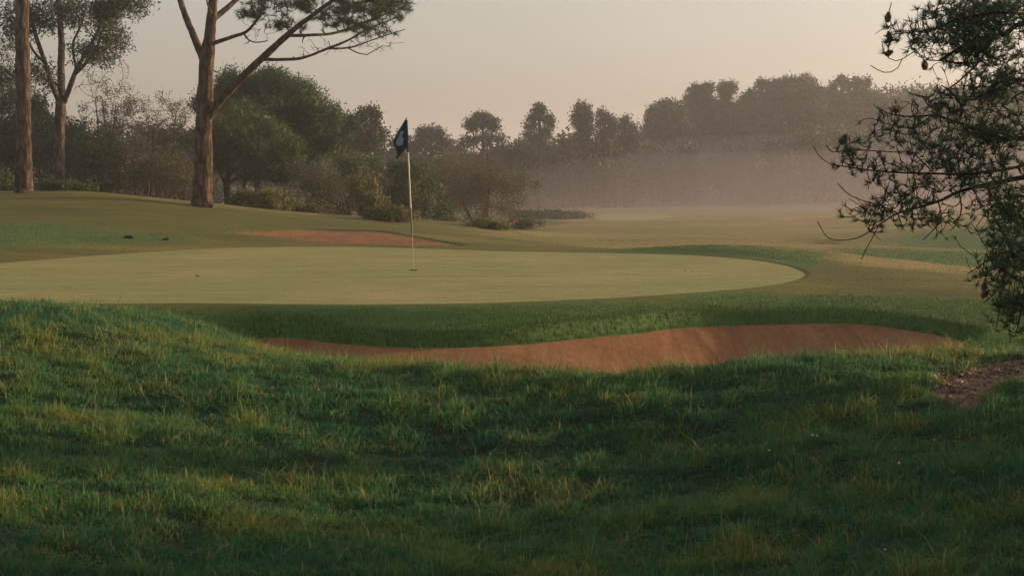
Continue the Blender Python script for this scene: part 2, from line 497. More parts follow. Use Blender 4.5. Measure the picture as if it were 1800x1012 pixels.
M['gold'] = leaf_mat('golden_leaves', [(0, (.04, .060, .016)), (.5, (.095, .10, .025)), (1, (.20, .14, .045))], .3)
M['brown_leaf'] = leaf_mat('sparse_brown_leaves', [(0, (.040, .048, .022)), (.5, (.082, .078, .034)), (1, (.15, .108, .05))], .35)
M['far_leaf'] = leaf_mat('far_leaves', [(0, (.022, .034, .018)), (.5, (.040, .050, .026)), (1, (.075, .07, .036))], .2, .15)

def bark_mat(name, dark, light, sc=1.0):
    m, n, l, p = nt(name)
    g = n.new('ShaderNodeNewGeometry')
    mp = n.new('ShaderNodeMapping'); mp.inputs['Scale'].default_value = (9 * sc, 9 * sc, 2.6 * sc)
    l.new(g.outputs['Position'], mp.inputs['Vector'])
    v = n.new('ShaderNodeTexVoronoi'); v.feature = 'DISTANCE_TO_EDGE'; v.inputs['Scale'].default_value = 1.0
    nz = noise(n, l, 6 * sc, 6, .7)
    wv = n.new('ShaderNodeMix'); wv.data_type = 'VECTOR'; wv.inputs['Factor'].default_value = .25
    t = n.new('ShaderNodeTexNoise'); t.inputs['Scale'].default_value = 2.0
    l.new(mp.outputs[0], t.inputs['Vector'])
    l.new(mp.outputs[0], wv.inputs[4]); l.new(t.outputs['Color'], wv.inputs[5])
    ad = n.new('ShaderNodeVectorMath'); ad.operation = 'ADD'
    l.new(mp.outputs[0], ad.inputs[0]); l.new(t.outputs['Color'], ad.inputs[1])
    l.new(ad.outputs[0], v.inputs['Vector'])
    crack = ramp(n, l, v.outputs['Distance'], [(0.0, (.24, .23, .22)), (.20, (1, 1, 1))])
    c = ramp(n, l, nz, [(.3, dark), (.7, light)])
    c = mix(n, l, 1.0, c, crack, 'MULTIPLY')
    l.new(c, p.inputs['Base Color']); p.inputs['Roughness'].default_value = .9
    p.inputs['Specular IOR Level'].default_value = .15
    bump(n, l, p, crack, .8, .03)
    return m
M['pine_bark'] = bark_mat('pine_bark', (.036, .028, .021), (.165, .104, .070), .7)
M['pale_bark'] = bark_mat('pale_bark', (.045, .036, .029), (.135, .105, .082), .8)
M['dark_bark'] = bark_mat('dark_bark', (.035, .028, .024), (.085, .062, .05), 2.0)
M['twig'] = bark_mat('twig_bark', (.09, .063, .048), (.18, .128, .098), .8)
M['near_twig'] = bark_mat('near_twig_bark', (.045, .030, .026), (.12, .075, .06), 4.0)

def plain(name, col, rough=.5, spec=.3, sc=40, var=.25):
    m, n, l, p = nt(name)
    tc = n.new('ShaderNodeTexCoord')
    f = noise(n, l, sc, 4, .6, coord=tc.outputs['Object'])
    c = mix(n, l, 1.0, col, ramp(n, l, f, [(.3, (1 - var,) * 3), (.7, (1 + var,) * 3)]), 'MULTIPLY')
    l.new(c, p.inputs['Base Color']); p.inputs['Roughness'].default_value = rough
    p.inputs['Specular IOR Level'].default_value = spec
    return m

# ------------------------------------------------------------------ ground sheet, cut along the outlines
def build_ground():
    fine = np.arange(-18.6, 18.61, 0.058)
    side = 18.6 + np.cumsum(np.geomspace(.12, 9.0, 46)); side = side[side < 178]
    th = np.radians(np.concatenate([-side[::-1], fine, side]))
    r = np.concatenate([[.05, 1, 2, 3, 4, 4.7], np.arange(5.2, 12, .07), np.arange(12, 20, .045), np.arange(20, 40, .085), np.arange(40, 80, .3), np.arange(80, 200, 1.2), np.geomspace(200, 1100, 16)])
    A, Rr = np.meshgrid(th, r)
    x = (Rr * np.sin(A)).ravel(); y = (Rr * np.cos(A)).ravel()
    nr, nc = A.shape
    i = np.arange(nr * nc).reshape(nr, nc)
    a, b, c, d = i[:-1, :-1].ravel(), i[:-1, 1:].ravel(), i[1:, 1:].ravel(), i[1:, :-1].ravel()
    T = np.concatenate([np.stack([a, b, c], 1), np.stack([a, c, d], 1)])[:, [0, 2, 1]]
    back = np.stack([i[:-1, -1], i[1:, -1], i[1:, 0], i[:-1, 0]], 1)          # closes the ring behind the camera
    T = np.concatenate([T, back[:, [0, 1, 2]], back[:, [0, 2, 3]]])
    XY = np.stack([x, y], 1)
    zones = {}
    for key, poly in (('green', GREEN), ('bunker', BUNKER), ('back_bunker', BACK_BUNKER), ('dirt', DIRT), ('far_green', FAR_GREEN), ('far_sand', FAR_SAND), ('farther_sand', FARTHER_SAND)):
        s = sdf(poly, XY[:, 0], XY[:, 1])
        if key == 'dirt': s = s + .05 * wave(XY[:, 0], XY[:, 1], 21, 1, 4)
        s = np.where(np.abs(s) < 1e-6, 1e-6, s)
        neg = s[T] < 0
        cnt = neg.sum(1)
        ins, outs = [T[cnt == 3]], [T[cnt == 0]]
        for want in (1, 2):
            t = T[cnt == want]
            if not len(t): continue
            m = neg[cnt == want] if want == 1 else ~neg[cnt == want]
            k = m.argmax(1)
            rr = np.arange(len(t))
            p, q, w = t[rr, k], t[rr, (k + 1) % 3], t[rr, (k + 2) % 3]
            e = np.concatenate([np.stack([p, q], 1), np.stack([p, w], 1)])
            e.sort(1)
            u, inv = np.unique(e, axis=0, return_inverse=True)
            inv = inv.ravel()
            s0, s1 = s[u[:, 0]], s[u[:, 1]]
            f = (s0 / (s0 - s1))[:, None]
            new = XY[u[:, 0]] * (1 - f) + XY[u[:, 1]] * f
            base = len(XY)
            XY = np.concatenate([XY, new]); s = np.concatenate([s, np.zeros(len(new))])
            g, h = base + inv[:len(t)], base + inv[len(t):]
            corner = np.stack([p, g, h], 1)
            rest = np.concatenate([np.stack([g, q, w], 1), np.stack([g, w, h], 1)])
            if want == 1: ins.append(corner); outs.append(rest)
            else: outs.append(corner); ins.append(rest)
        zones[key] = np.concatenate(ins)
        T = np.concatenate(outs)
    # cut edges found twice (once from either kind of triangle) are welded
    key = np.round(XY * 20000).astype(np.int64)
    _, first, inv = np.unique(key, axis=0, return_index=True, return_inverse=True)
    inv = inv.ravel()
    XY = XY[first]
    remap = lambda t: (lambda q: q[(q[:, 0] != q[:, 1]) & (q[:, 1] != q[:, 2]) & (q[:, 0] != q[:, 2])])(inv[t])
    T = remap(T); zones = {k: remap(v) for k, v in zones.items()}
    Z = height(XY[:, 0], XY[:, 1])
    V = np.column_stack([XY, Z])
    X, Y = XY[:, 0], XY[:, 1]
    def emit(name, t, mat, kind='structure', attrs=False):
        used, inv2 = np.unique(t, return_inverse=True)
        at_ = None
        if attrs:
            xx, yy = X[used], Y[used]
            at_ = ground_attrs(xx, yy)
        me = fast_mesh(name, V[used], [inv2.reshape(t.shape)], at_, True)
        me.materials.append(mat)
        o = bpy.data.objects.new(name, me); COL.objects.link(o)
        return prop(o, kind=kind)
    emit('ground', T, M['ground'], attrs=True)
    emit('putting_green', zones['green'], M['green'])
    emit('sand_bunker', zones['bunker'], M['sand'])
    emit('sand_bunker', zones['back_bunker'], M['sand'])
    emit('sand_bunker', zones['far_sand'], M['sand'])
    emit('sand_bunker', zones['farther_sand'], M['sand'])
    emit('dirt_path', zones['dirt'], M['dirt'])
    emit('far_green', zones['far_green'], M['far_green'])

BANK = smooth_poly([tuple(at(px, py, d)[:2]) for px, py, d in [(180, 545, 17.6), (300, 541, 17.9), (500, 540, 18.1), (650, 540, 18.0), (800, 541, 18.1), (950, 538, 18.3), (1100, 533, 18.8), (1250, 530, 19.6),
    (1400, 527, 20.3), (1550, 527, 20.4), (1700, 532, 20.0), (1900, 535, 20), (2100, 560, 18), (2000, 640, 14), (1700, 640, 14), (1400, 650, 14), (900, 680, 14), (500, 640, 14), (200, 590, 15)]], 120)
MOWN = smooth_poly([tuple(p) for p in [(2, 33), (4, 28), (5.6, 24), (8, 21.5), (13, 22), (30, 60), (60, 130), (5, 131), (3, 100), (2.6, 80), (1, 60), (0, 44), (-1, 38)]], 140)
RIDGE_SHADE_ROUGH = [smooth_poly([tuple(at(px, py, d)[:2]) for px, py, d in L], 60) for L in (  # darker rough painted on the slope faces, partly standing in for their shade
    [(1040, 442, 29.5), (1150, 436, 30), (1240, 433, 29.9), (1320, 435, 29.2), (1400, 442, 28.2), (1440, 455, 26.5), (1425, 472, 24.8), (1380, 462, 25.8), (1300, 454, 27), (1200, 447, 28.2)],
    [(1540, 452, 31), (1640, 460, 31), (1760, 470, 30.5), (1950, 475, 30.5), (1950, 448, 34), (1750, 442, 34.3), (1620, 438, 34.8), (1520, 440, 34)],
    [(1500, 428, 40), (1620, 432, 39.5), (1900, 436, 39.5), (1900, 396, 45.5), (1720, 403, 45.5), (1600, 412, 45)],
    [(-200, 392, 33.2), (0, 392, 33.2), (120, 393, 33.4), (230, 402, 33), (330, 415, 32), (250, 428, 31), (120, 432, 30), (0, 432, 29), (-200, 432, 28.6)])]

def ground_attrs(x, y):
    mown = sstep(.6, -.6, sdf(MOWN, x, y) + .5 * wave(x, y, 31, .1, .4))
    s = sdf(BANK, x, y)
    rough = sstep(.35, -.35, s + .12 * wave(x, y, 33, .4, 1.5))
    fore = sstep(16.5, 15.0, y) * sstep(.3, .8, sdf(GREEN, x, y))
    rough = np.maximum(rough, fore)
    for p in RIDGE_SHADE_ROUGH:
        rough = np.maximum(rough, .85 * sstep(.8, -.7, sdf(p, x, y) + .35 * wave(x, y, 35, .2, .9)))
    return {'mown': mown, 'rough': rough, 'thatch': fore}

build_ground()

# ------------------------------------------------------------------ grass
def blades(x, y, h, w, tint, lean, r):
    n = len(x)
    z = height(x, y) - .01
    B = np.column_stack([x, y, z])
    ya = r.uniform(0, 2 * PI, n)
    side = np.column_stack([np.cos(ya), np.sin(ya), np.zeros(n)])
    la = r.uniform(0, 2 * PI, n)
    ld = np.column_stack([np.cos(la), np.sin(la), np.zeros(n)])
    ln = (np.abs(r.normal(0, lean, n)) * h)[:, None]
    up = np.array([0, 0, 1.0])
    mid = B + up * (h * .58)[:, None] + ld * ln * .35
    tip = B + up * (h * (1 - .12 * r.random(n)))[:, None] + ld * ln
    hw = (w * .5)[:, None]
    V = np.stack([B - side * hw, B + side * hw, mid + side * hw * .8, mid - side * hw * .8, tip], 1).reshape(-1, 3)
    k = np.arange(n) * 5
    Q = np.stack([k, k + 1, k + 2, k + 3], 1); T3 = np.stack([k + 3, k + 2, k + 4], 1)
    return V, [T3, Q], np.repeat(tint, 5)

def foreground_grass():
    r = np.random.default_rng(5)
    n = 770000
    d = r.uniform(4.9, 15.6, n)
    th = r.uniform(-R(25.5), R(27.5), n)
    x, y = d * np.sin(th), d * np.cos(th)
    keep = (sdf(BUNKER, x, y) > .02) & (sdf(GREEN, x, y) > .5 + .25 * wave(x, y, 41, .4, 1.5)) & (sdf(DIRT, x, y) + .05 * wave(x, y, 21, 1, 4) > -.02)
    keep &= (y < 13.2) | (x < -1.9) | (x > 2.7)
    x, y, d = x[keep], y[keep], d[keep]; n = len(x)
    cl = wave(x, y, 42, .7, 2.4, 14); cl2 = wave(x, y, 43, 2.5, 6, 14); bigw = wave(x, y, 44, .15, .5, 8)
    h = (.038 + .014 * cl + .015 * cl2) * r.lognormal(0, .32, n)
    edge = sstep(.9, .1, sdf(BUNKER, x, y))
    h = np.clip(h * (1 + .5 * edge), .018, .19)
    w = .0036 + .0007 * d / 7 + r.random(n) * .0028
    tall = r.random(n) < .012
    h = np.where(tall, h * r.uniform(1.3, 2.0, n), h)
    tint = .30 + .13 * cl + .10 * cl2 + .12 * bigw + r.normal(0, .15, n)
    pat = wave(x, y, 45, .5, 1.6, 12)
    tint = tint - .06 + .20 * np.clip(pat, 0, 2)
    straw_sunlit = r.random(n) < .05 + .22 * np.clip(wave(x, y, 46, .9, 3, 14) - .45, 0, 1) + .05 * np.clip(pat, 0, 1)
    for sx, sy, sr in ((265, 945, .10), (150, 835, .10), (520, 840, .12), (880, 770, .22), (1000, 760, .2), (1640, 640, .3), (1560, 655, .3), (1700, 625, .25), (210, 560, .3), (420, 585, .2)):  # straw tufts, and sunlit patches painted in with straw-coloured blades
        dd = 8.2 if sy > 700 else 11.0
        if sy > 900: dd = 6.9
        q = at(sx, sy, dd)
        if sx > 1500: h = h * (1 + .2 * np.exp(-((x - q[0])**2 + ((y - dd) * .6)**2) / sr**2))
        straw_sunlit |= r.random(n) < .28 * np.exp(-((x - q[0])**2 + ((y - dd) * .6)**2) / sr**2)
    tint = np.where(straw_sunlit, r.uniform(.7, 1.0, n), np.clip(tint, 0, .74))
    g = Geo(); V, fs, t = blades(x, y, h, w, tint, 1.0, r); g.add(V, fs, t)
    prop(g.build('long_grass', M['blade']), 'long unmown grass filling the shaded foreground', 'grass', kind='stuff')

def short_grass():
    r = np.random.default_rng(6)
    g = Geo()
    n = 520000
    d = 1 / r.uniform(1 / 42, 1 / 15.5, n)
    th = r.uniform(-R(19), R(20), n)
    x, y = d * np.sin(th), d * np.cos(th)
    sg, sb, s2 = sdf(GREEN, x, y), sdf(BUNKER, x, y), sdf(BACK_BUNKER, x, y)
    at_ = ground_attrs(x, y)
    p = .45 + .55 * at_['rough']
    keep = (sg > .03) & (sb > .0) & (s2 > .0) & (r.random(n) < p)
    keep &= (y > 15.5)
    x, y, d, sg, sb, s2 = [a[keep] for a in (x, y, d, sg, sb, s2)]
    ro, mo = at_['rough'][keep], at_['mown'][keep]
    n = len(x)
    h = (.009 + .010 * ro + .006 * np.clip(wave(x, y, 51, .5, 2), 0, 1)) * r.lognormal(0, .3, n) * sstep(0, .5, sg) + .008
    lip = np.maximum(sstep(.35, .05, sb), .5 * sstep(.4, .05, s2))
    h = h * (1 + .9 * lip)
    w = np.maximum(.005, d * .00034) * r.uniform(.7, 1.3, n)
    tint = np.clip(.30 + .42 * (1 - ro) + .14 * wave(x, y, 52, .2, 1) + r.normal(0, .13, n) - .1 * lip, 0, 1)
    V, fs, t = blades(x, y, h, w, tint, .5, r); g.add(V, fs, t)
    prop(g.build('short_grass', M['short_blade']), 'short mown rough round the putting green and bunkers', 'grass', kind='stuff')

def gravel():
    r = np.random.default_rng(8)
    lo, hi = DIRT.min(0), DIRT.max(0)
    x = r.uniform(lo[0], hi[0], 5200); y = r.uniform(lo[1], hi[1], 5200)
    k = sdf(DIRT, x, y) < .04
    x, y = x[k], y[k]; n = len(x)
    z = height(x, y)
    q = np.array([[1, 0, 0], [0, 1, 0], [-1, 0, 0], [0, -1, 0], [0, 0, .8], [0, 0, -.6]], float)
    size = r.lognormal(-5.1, .45, n)
    V = np.stack([x, y, z + size * .3], 1)[:, None, :] + (q[None] + r.normal(0, .22, (n, 6, 3))) * size[:, None, None]
    t = np.array([[0, 1, 4], [1, 2, 4], [2, 3, 4], [3, 0, 4], [1, 0, 5], [2, 1, 5], [3, 2, 5], [0, 3, 5]])
    g = Geo().add(V.reshape(-1, 3), [(t[None] + (np.arange(n) * 6)[:, None, None]).reshape(-1, 3)], np.repeat(r.random(n), 6))
    m = leaf_mat('gravel_stones', [(0, (.10, .05, .03)), (.6, (.22, .13, .085)), (1, (.42, .34, .27))], 0)
    prop(g.build('gravel', m), 'loose reddish stones on the bare dirt patch', 'gravel', kind='stuff')

foreground_grass()
short_grass()
gravel()

# ------------------------------------------------------------------ plants: skeleton, twigs, leaves
def attach(skel, srad, targets, r, k=5, wig=.16, sag=0.0, rmax=.03, tip=.004, give_order=False):
    """grow a twig from the nearest point of the skeleton to each target in turn; returns centre lines and radii"""
    S = np.asarray(skel, float); Rd = np.asarray(srad, float)
    cap = len(S) + len(targets) * k
    P = np.empty((cap, 3)); Q = np.empty(cap); n = len(S)
    P[:n] = S; Q[:n] = Rd
    d0 = np.min(((targets[:, None, :] - S[None, ::2, :])**2).sum(-1), 1) if len(targets) * len(S) < 4e6 else ((targets - S.mean(0))**2).sum(1)
    lines, rads = [], []
    order = np.argsort(d0)
    t = np.linspace(0, 1, k)[:, None]
    for i in order:
        T = targets[i]
        dd = ((P[:n] - T)**2).sum(1)
        j = int(np.argmin(dd))
        a = P[j]; L = math.sqrt(dd[j])
        if L < .02: L = .02
        m = a + (T - a) * .5 + r.normal(0, wig, 3) * L + np.array([0, 0, sag * L])
        line = a * (1 - t)**2 + 2 * m * t * (1 - t) + T * t**2
        r0 = min(Q[j] * .75, rmax)
        rad = np.linspace(r0, max(tip, r0 * .35), k)
        lines.append(line); rads.append(rad)
        P[n:n + k - 1] = line[1:]; Q[n:n + k - 1] = rad[1:]; n += k - 1
    return (np.array(lines), np.array(rads), order) if give_order else (np.array(lines), np.array(rads))

def blob_points(c, rad, n, r, power=.42, cut=-1.0, clump=True):
    u = unit(int(n * 1.6) + 8, r)
    if cut > -1: u = u[u[:, 2] > cut]
    while len(u) < n: u = np.concatenate([u, u])
    u = u[:n]
    lump = 1 + .16 * np.sin(u[:, 0] * 5 + c[0]) * np.sin(u[:, 1] * 4 + c[1] * 2) + .10 * np.sin(u[:, 2] * 9 + u[:, 0] * 7)
    q = u * (r.random(n)**power * lump)[:, None]
    if clump and n >= 100:                                              # gather the tips into leaf masses with gaps between them
        m = max(8, n // 16)
        cen = u[:m] * (r.random(m)**power * lump[:m])[:, None] * .94
        k = r.integers(0, m, n)
        gath = cen[k] + r.normal(0, .085, (n, 3)) * r.uniform(.7, 1.4, m)[k][:, None]
        q = np.where((r.random(n) < .72)[:, None], gath, q)
        if cut > -1: q[:, 2] = np.maximum(q[:, 2], cut)
    return np.asarray(c) + q * np.asarray(rad)

def leaf_cards(cent, per, spread, L, W, r, tbase=None, tvar=.18, droop=0.0):
    n = len(cent) * per
    c = np.repeat(cent, per, 0) + r.normal(0, 1, (n, 3)) * spread
    a = unit(n, r); a[:, 2] -= droop
    b = np.cross(a, unit(n, r)); b /= np.linalg.norm(b, axis=1, keepdims=True) + 1e-9
    l = (L * r.uniform(.6, 1.35, n))[:, None]; w = (W * r.uniform(.6, 1.3, n))[:, None]
    V = np.stack([c - a * l * .5, c + b * w * .5, c + a * l * .5, c - b * w * .5], 1).reshape(-1, 3)
    k = np.arange(n) * 4
    tb = np.repeat(r.normal(.45, .26, len(cent)) if tbase is None else tbase, per) + r.normal(0, tvar, n)
    return V, [np.stack([k, k + 1, k + 2, k + 3], 1)], np.repeat(np.clip(tb, 0, 1), 4)

def needle_tufts(cent, axis, per, L, W, r, tb, spread=.85, tvar=.12):
    n = len(cent) * per
    c = np.repeat(cent, per, 0); ax = np.repeat(axis, per, 0)
    d = ax * .75 + unit(n, r) * spread
    d /= np.linalg.norm(d, axis=1, keepdims=True)
    b = np.cross(d, unit(n, r)); b /= np.linalg.norm(b, axis=1, keepdims=True) + 1e-9
    l = (L * r.uniform(.65, 1.15, n))[:, None]
    st = c - ax * (r.random(n) * L * .35)[:, None]
    V = np.stack([st - b * W * .5, st + b * W * .5, st + d * l], 1).reshape(-1, 3)
    k = np.arange(n) * 3
    t = np.clip(np.repeat(tb, per) + r.normal(0, tvar, n), 0, 1)
    return V, [np.stack([k, k + 1, k + 2], 1)], np.repeat(t, 3)

def px_path(L, d):
    """[(px, py, depth offset, width in photo pixels)] -> points, radii"""
    pts = np.array([at(p[0], p[1], d + p[2]) for p in L])
    rad = np.array([p[3] * .465 * (d + p[2]) / F for p in L])
    return pts, rad

def wood(paths, names, mat, root, base, sides=9, step=.14):
    """each trunk or limb its own mesh; returns the skeleton"""
    S, Q = [], []
    for (pts, rad), nm in zip(paths, names):
        ln = np.linalg.norm(np.diff(pts, axis=0), axis=1).sum()
        p, q = resample(pts, rad, max(6, int(ln / step)))
        w = np.random.default_rng(int(ln * 1000) % 9999)
        q = q * (1 + .022 * w.normal(size=len(q)))
        p = p + w.normal(0, 1, p.shape) * (q * .035)[:, None]
        V, F4 = tubes(p[None], q[None], sides)
        V = V + w.normal(0, 1, V.shape) * np.repeat(q, sides)[:, None] * .03
        g = Geo().add(V, [F4])
        g.build(nm, mat, root, base, True)
        S.append(p); Q.append(q)
    return np.concatenate(S), np.concatenate(Q)

def leafy(name, label, cat, base, d, paths, path_names, blobs, leafspec, mats, seed, group=None, twig=(.03, .006), wig=.16, sides=9, extra=0, power=.42, cut=-1.0):
    """paths in photo pixels at depth d; blobs (px, py, rx, ry, depth offset, depth radius m, count)"""
    r = np.random.default_rng(seed)
    if d < 60: d += 4; base = (base[0], base[1], base[2] + 4)
    b = at(*base)
    b[2] = float(height(b[0], b[1])) - .03
    root = prop(empty(name, b), label, cat, group)
    pp = [px_path(L, d) for L in paths]
    pp[0][0][0] = b
    S, Q = wood(pp, path_names, mats[0], root, b, sides)
    tg = []
    for px, py, rx, ry, dd, dr, n in blobs:
        tg.append(blob_points(at(px, py, d + dd), (rx * d / F, dr, ry * d / F), abs(n), r, power, cut))
    bare = np.concatenate([np.full(len(t), bl[6] < 0) for t, bl in zip(tg, blobs)])
    tg = np.concatenate(tg)
    far = tg[:, 2] > float(b[2]) + .1
    tg = tg[far]; bare = bare[far]
    P, Rr, order = attach(S, Q, tg, r, wig=wig, rmax=twig[0], tip=twig[1], give_order=True)
    V, F4 = tubes(P, Rr, 3)
    P = P[~bare[order]]
    Geo().add(V, [F4]).build('twig_sprays', mats[1], root, b)
    if leafspec:
        g = Geo()
        if leafspec[0] == 'needles':
            _, per, L, W, spread = leafspec
            ax = P[:, -1] - P[:, -2]; ax /= np.linalg.norm(ax, axis=1, keepdims=True) + 1e-9
            ax[:, 2] += .4
            tb = r.normal(.45, .2, len(P))
            g.add(*needle_tufts(P[:, -1], ax, per, L, W, r, tb, spread))
            g.add(*needle_tufts(P[:, -2], ax, per // 2, L, W, r, tb, spread))
        else:
            _, per, L, W, spread = leafspec
            g.add(*leaf_cards(P[:, -1], per, spread, L, W, r))
            g.add(*leaf_cards(P[:, -2], max(1, per // 2), spread, L, W, r))
        g.build('foliage', mats[2], root, b)
    return root

# --- the two pines on the left rise
leafy('pine_tree', 'tall umbrella pine on the rise with a big limb arching right over the bunker', 'pine tree', (356, 362, 36), 36,
    [[(357, 367, 0, 50), (356, 356, 0, 41), (356, 340, 0, 37.5), (357, 300, 0, 35), (358, 240, 0, 33), (360, 190, 0, 32), (362, 130, 0, 29), (367, 80, 0, 24), (372, 30, 0, 19), (378, -40, 0, 16), (388, -160, .2, 12), (396, -260, .3, 7)],
     [(366, 206, 0, 20), (376, 190, -.1, 18), (400, 163, -.2, 16), (430, 132, -.4, 15), (455, 108, -.5, 14), (480, 85, -.6, 13), (505, 62, -.8, 11), (535, 38, -1, 9), (575, 8, -1.2, 7), (620, -22, -1.3, 5)],
     [(361, 112, 0, 17), (352, 92, .1, 15), (340, 62, .2, 13), (326, 28, .3, 12), (315, -5, .4, 11), (300, -60, .6, 9), (270, -120, .8, 6)],
     [(368, 79, 0, 9), (385, 73, -.2, 8), (412, 64, -.4, 7), (432, 57, -.5, 6), (445, 44, -.5, 5), (458, 28, -.6, 4)],
     [(374, 34, 0, 12), (390, 22, .2, 11), (410, 5, .4, 10), (440, -25, .6, 8), (490, -70, .8, 5)],
     [(463, 105, -.5, 7), (490, 105, -.5, 6), (520, 104, -.6, 6), (545, 98, -.6, 5), (575, 86, -.7, 5), (610, 72, -.7, 4), (650, 50, -.6, 3), (700, 30, -.6, 2)],
     [(505, 63, -.8, 7), (545, 62, -.4, 6), (590, 58, .1, 5), (640, 40, .4, 4), (690, 20, .6, 3)],
     [(575, 86, -.7, 4), (615, 84, -.8, 3.2), (645, 74, -.9, 2.6), (680, 62, -.8, 2.2), (712, 52, -.7, 1.6)],
     [(610, 84, -.8, 2.4), (640, 97, -.9, 2), (660, 88, -.9, 1.6), (674, 80, -.9, 1.2)],
     [(428, 58, -.5, 4), (436, 70, -.5, 3), (450, 75, -.5, 2.4), (470, 72, -.5, 2)],
     [(376, 30, 0, 4), (366, 12, -.3, 3), (362, -10, -.5, 3)]],
    ['trunk'] + ['limb'] * 10,
    [(470, 10, 40, 30, -.6, .8, 90), (440, 28, 28, 16, -.5, .5, 40), (540, 10, 60, 28, -.8, 1.2, 190), (620, 12, 60, 28, -.6, 1.3, 220), (680, 20, 44, 28, -.2, 1.0, 170), (600, 40, 70, 16, -.4, 1.0, 110),
     (650, 55, 50, 18, -.6, .8, 60), (500, 45, 40, 14, -.6, .6, 50), (700, 8, 30, 20, 0, .8, 70), (580, -50, 150, 40, -.4, 1.6, 230), (640, 80, 60, 16, -.7, .5, -70), (560, 85, 50, 20, -.6, .4, -40), (450, 60, 30, 24, -.5, .3, -40), (400, -150, 220, 60, .2, 2.2, 240), (250, -130, 90, 50, .6, 1.2, 80)],
    ('needles', 17, .16, .010, .95), (M['pine_bark'], M['twig'], M['pine']), 101, 'pines on the rise', twig=(.028, .006), cut=-.75)
leafy('pine_tree', 'straight bare pine trunk at the far left edge of the rise', 'pine tree', (42, 345, 36), 36,
    [[(42, 350, 0, 43), (42, 339, 0, 36), (42, 325, 0, 33), (41, 240, 0, 30), (40, 150, 0, 28), (39, 60, 0, 26), (38, -30, 0, 25), (36, -200, 0, 20), (40, -330, 0, 14), (44, -450, 0, 7)],
     [(37, -180, 0, 12), (90, -240, .4, 9), (160, -300, .8, 5)], [(37, -230, 0, 11), (-30, -300, -.4, 8), (-110, -340, -.8, 5)]],
    ['trunk', 'limb', 'limb'],
    [(40, -380, 170, 70, 0, 2.2, 260), (150, -310, 80, 40, .6, 1.2, 80), (-110, -340, 80, 40, -.8, 1.2, 80)],
    ('needles', 24, .18, .012, .95), (M['pine_bark'], M['twig'], M['pine']), 102, 'pines on the rise', cut=-.6)

# --- forked tree behind the left trunk
leafy('forked_tree', 'tall pale-limbed forked tree with dusty green leaves behind the left pine trunk', 'tree', (104, 338, 44), 44,
    [[(104, 340, 0, 24), (103, 300, 0, 22), (104, 240, 0, 21), (106, 190, 0, 20), (108, 168, 0, 18)],
     [(104, 178, 0, 12), (92, 150, -.2, 10), (80, 112, -.3, 9), (62, 60, -.4, 8), (50, 10, -.5, 6), (40, -40, -.6, 4)],
     [(108, 172, 0, 16), (107, 120, .2, 14), (108, 70, .3, 12), (103, 10, .4, 9), (100, -50, .4, 5)],
     [(112, 180, 0, 11), (124, 150, -.3, 10), (134, 124, -.4, 9), (150, 95, -.5, 7), (172, 55, -.6, 6), (188, 5, -.7, 4)],
     [(130, 132, -.4, 8), (150, 112, -.6, 7), (170, 84, -.7, 5), (182, 50, -.8, 4), (208, 10, -.9, 3)],
     [(80, 112, -.3, 6), (60, 92, -.5, 5), (48, 70, -.6, 4)], [(134, 124, -.4, 5), (128, 80, -.1, 5), (140, 50, 0, 4), (150, 20, .2, 3)]],
    ['trunk'] + ['limb'] * 6,
    [(22, 50, 40, 60, -.4, 1, 80), (60, 130, 40, 30, -.4, .8, 40), (110, 20, 50, 40, .3, 1.2, 90), (180, 35, 46, 40, -.6, 1, 110), (215, 8, 48, 22, -.8, .8, 80), (165, 95, 45, 26, -.6, .8, 60),
     (70, 40, 30, 30, -.4, .8, 40), (90, -50, 150, 40, 0, 1.8, 160), (205, 70, 24, 18, -.8, .5, 26), (10, 130, 40, 50, -.2, 1, 60)],
    ('leaf', 17, .12, .04, .13), (M['pale_bark'], M['twig'], M['dusty']), 103, twig=(.03, .008), cut=-.8)

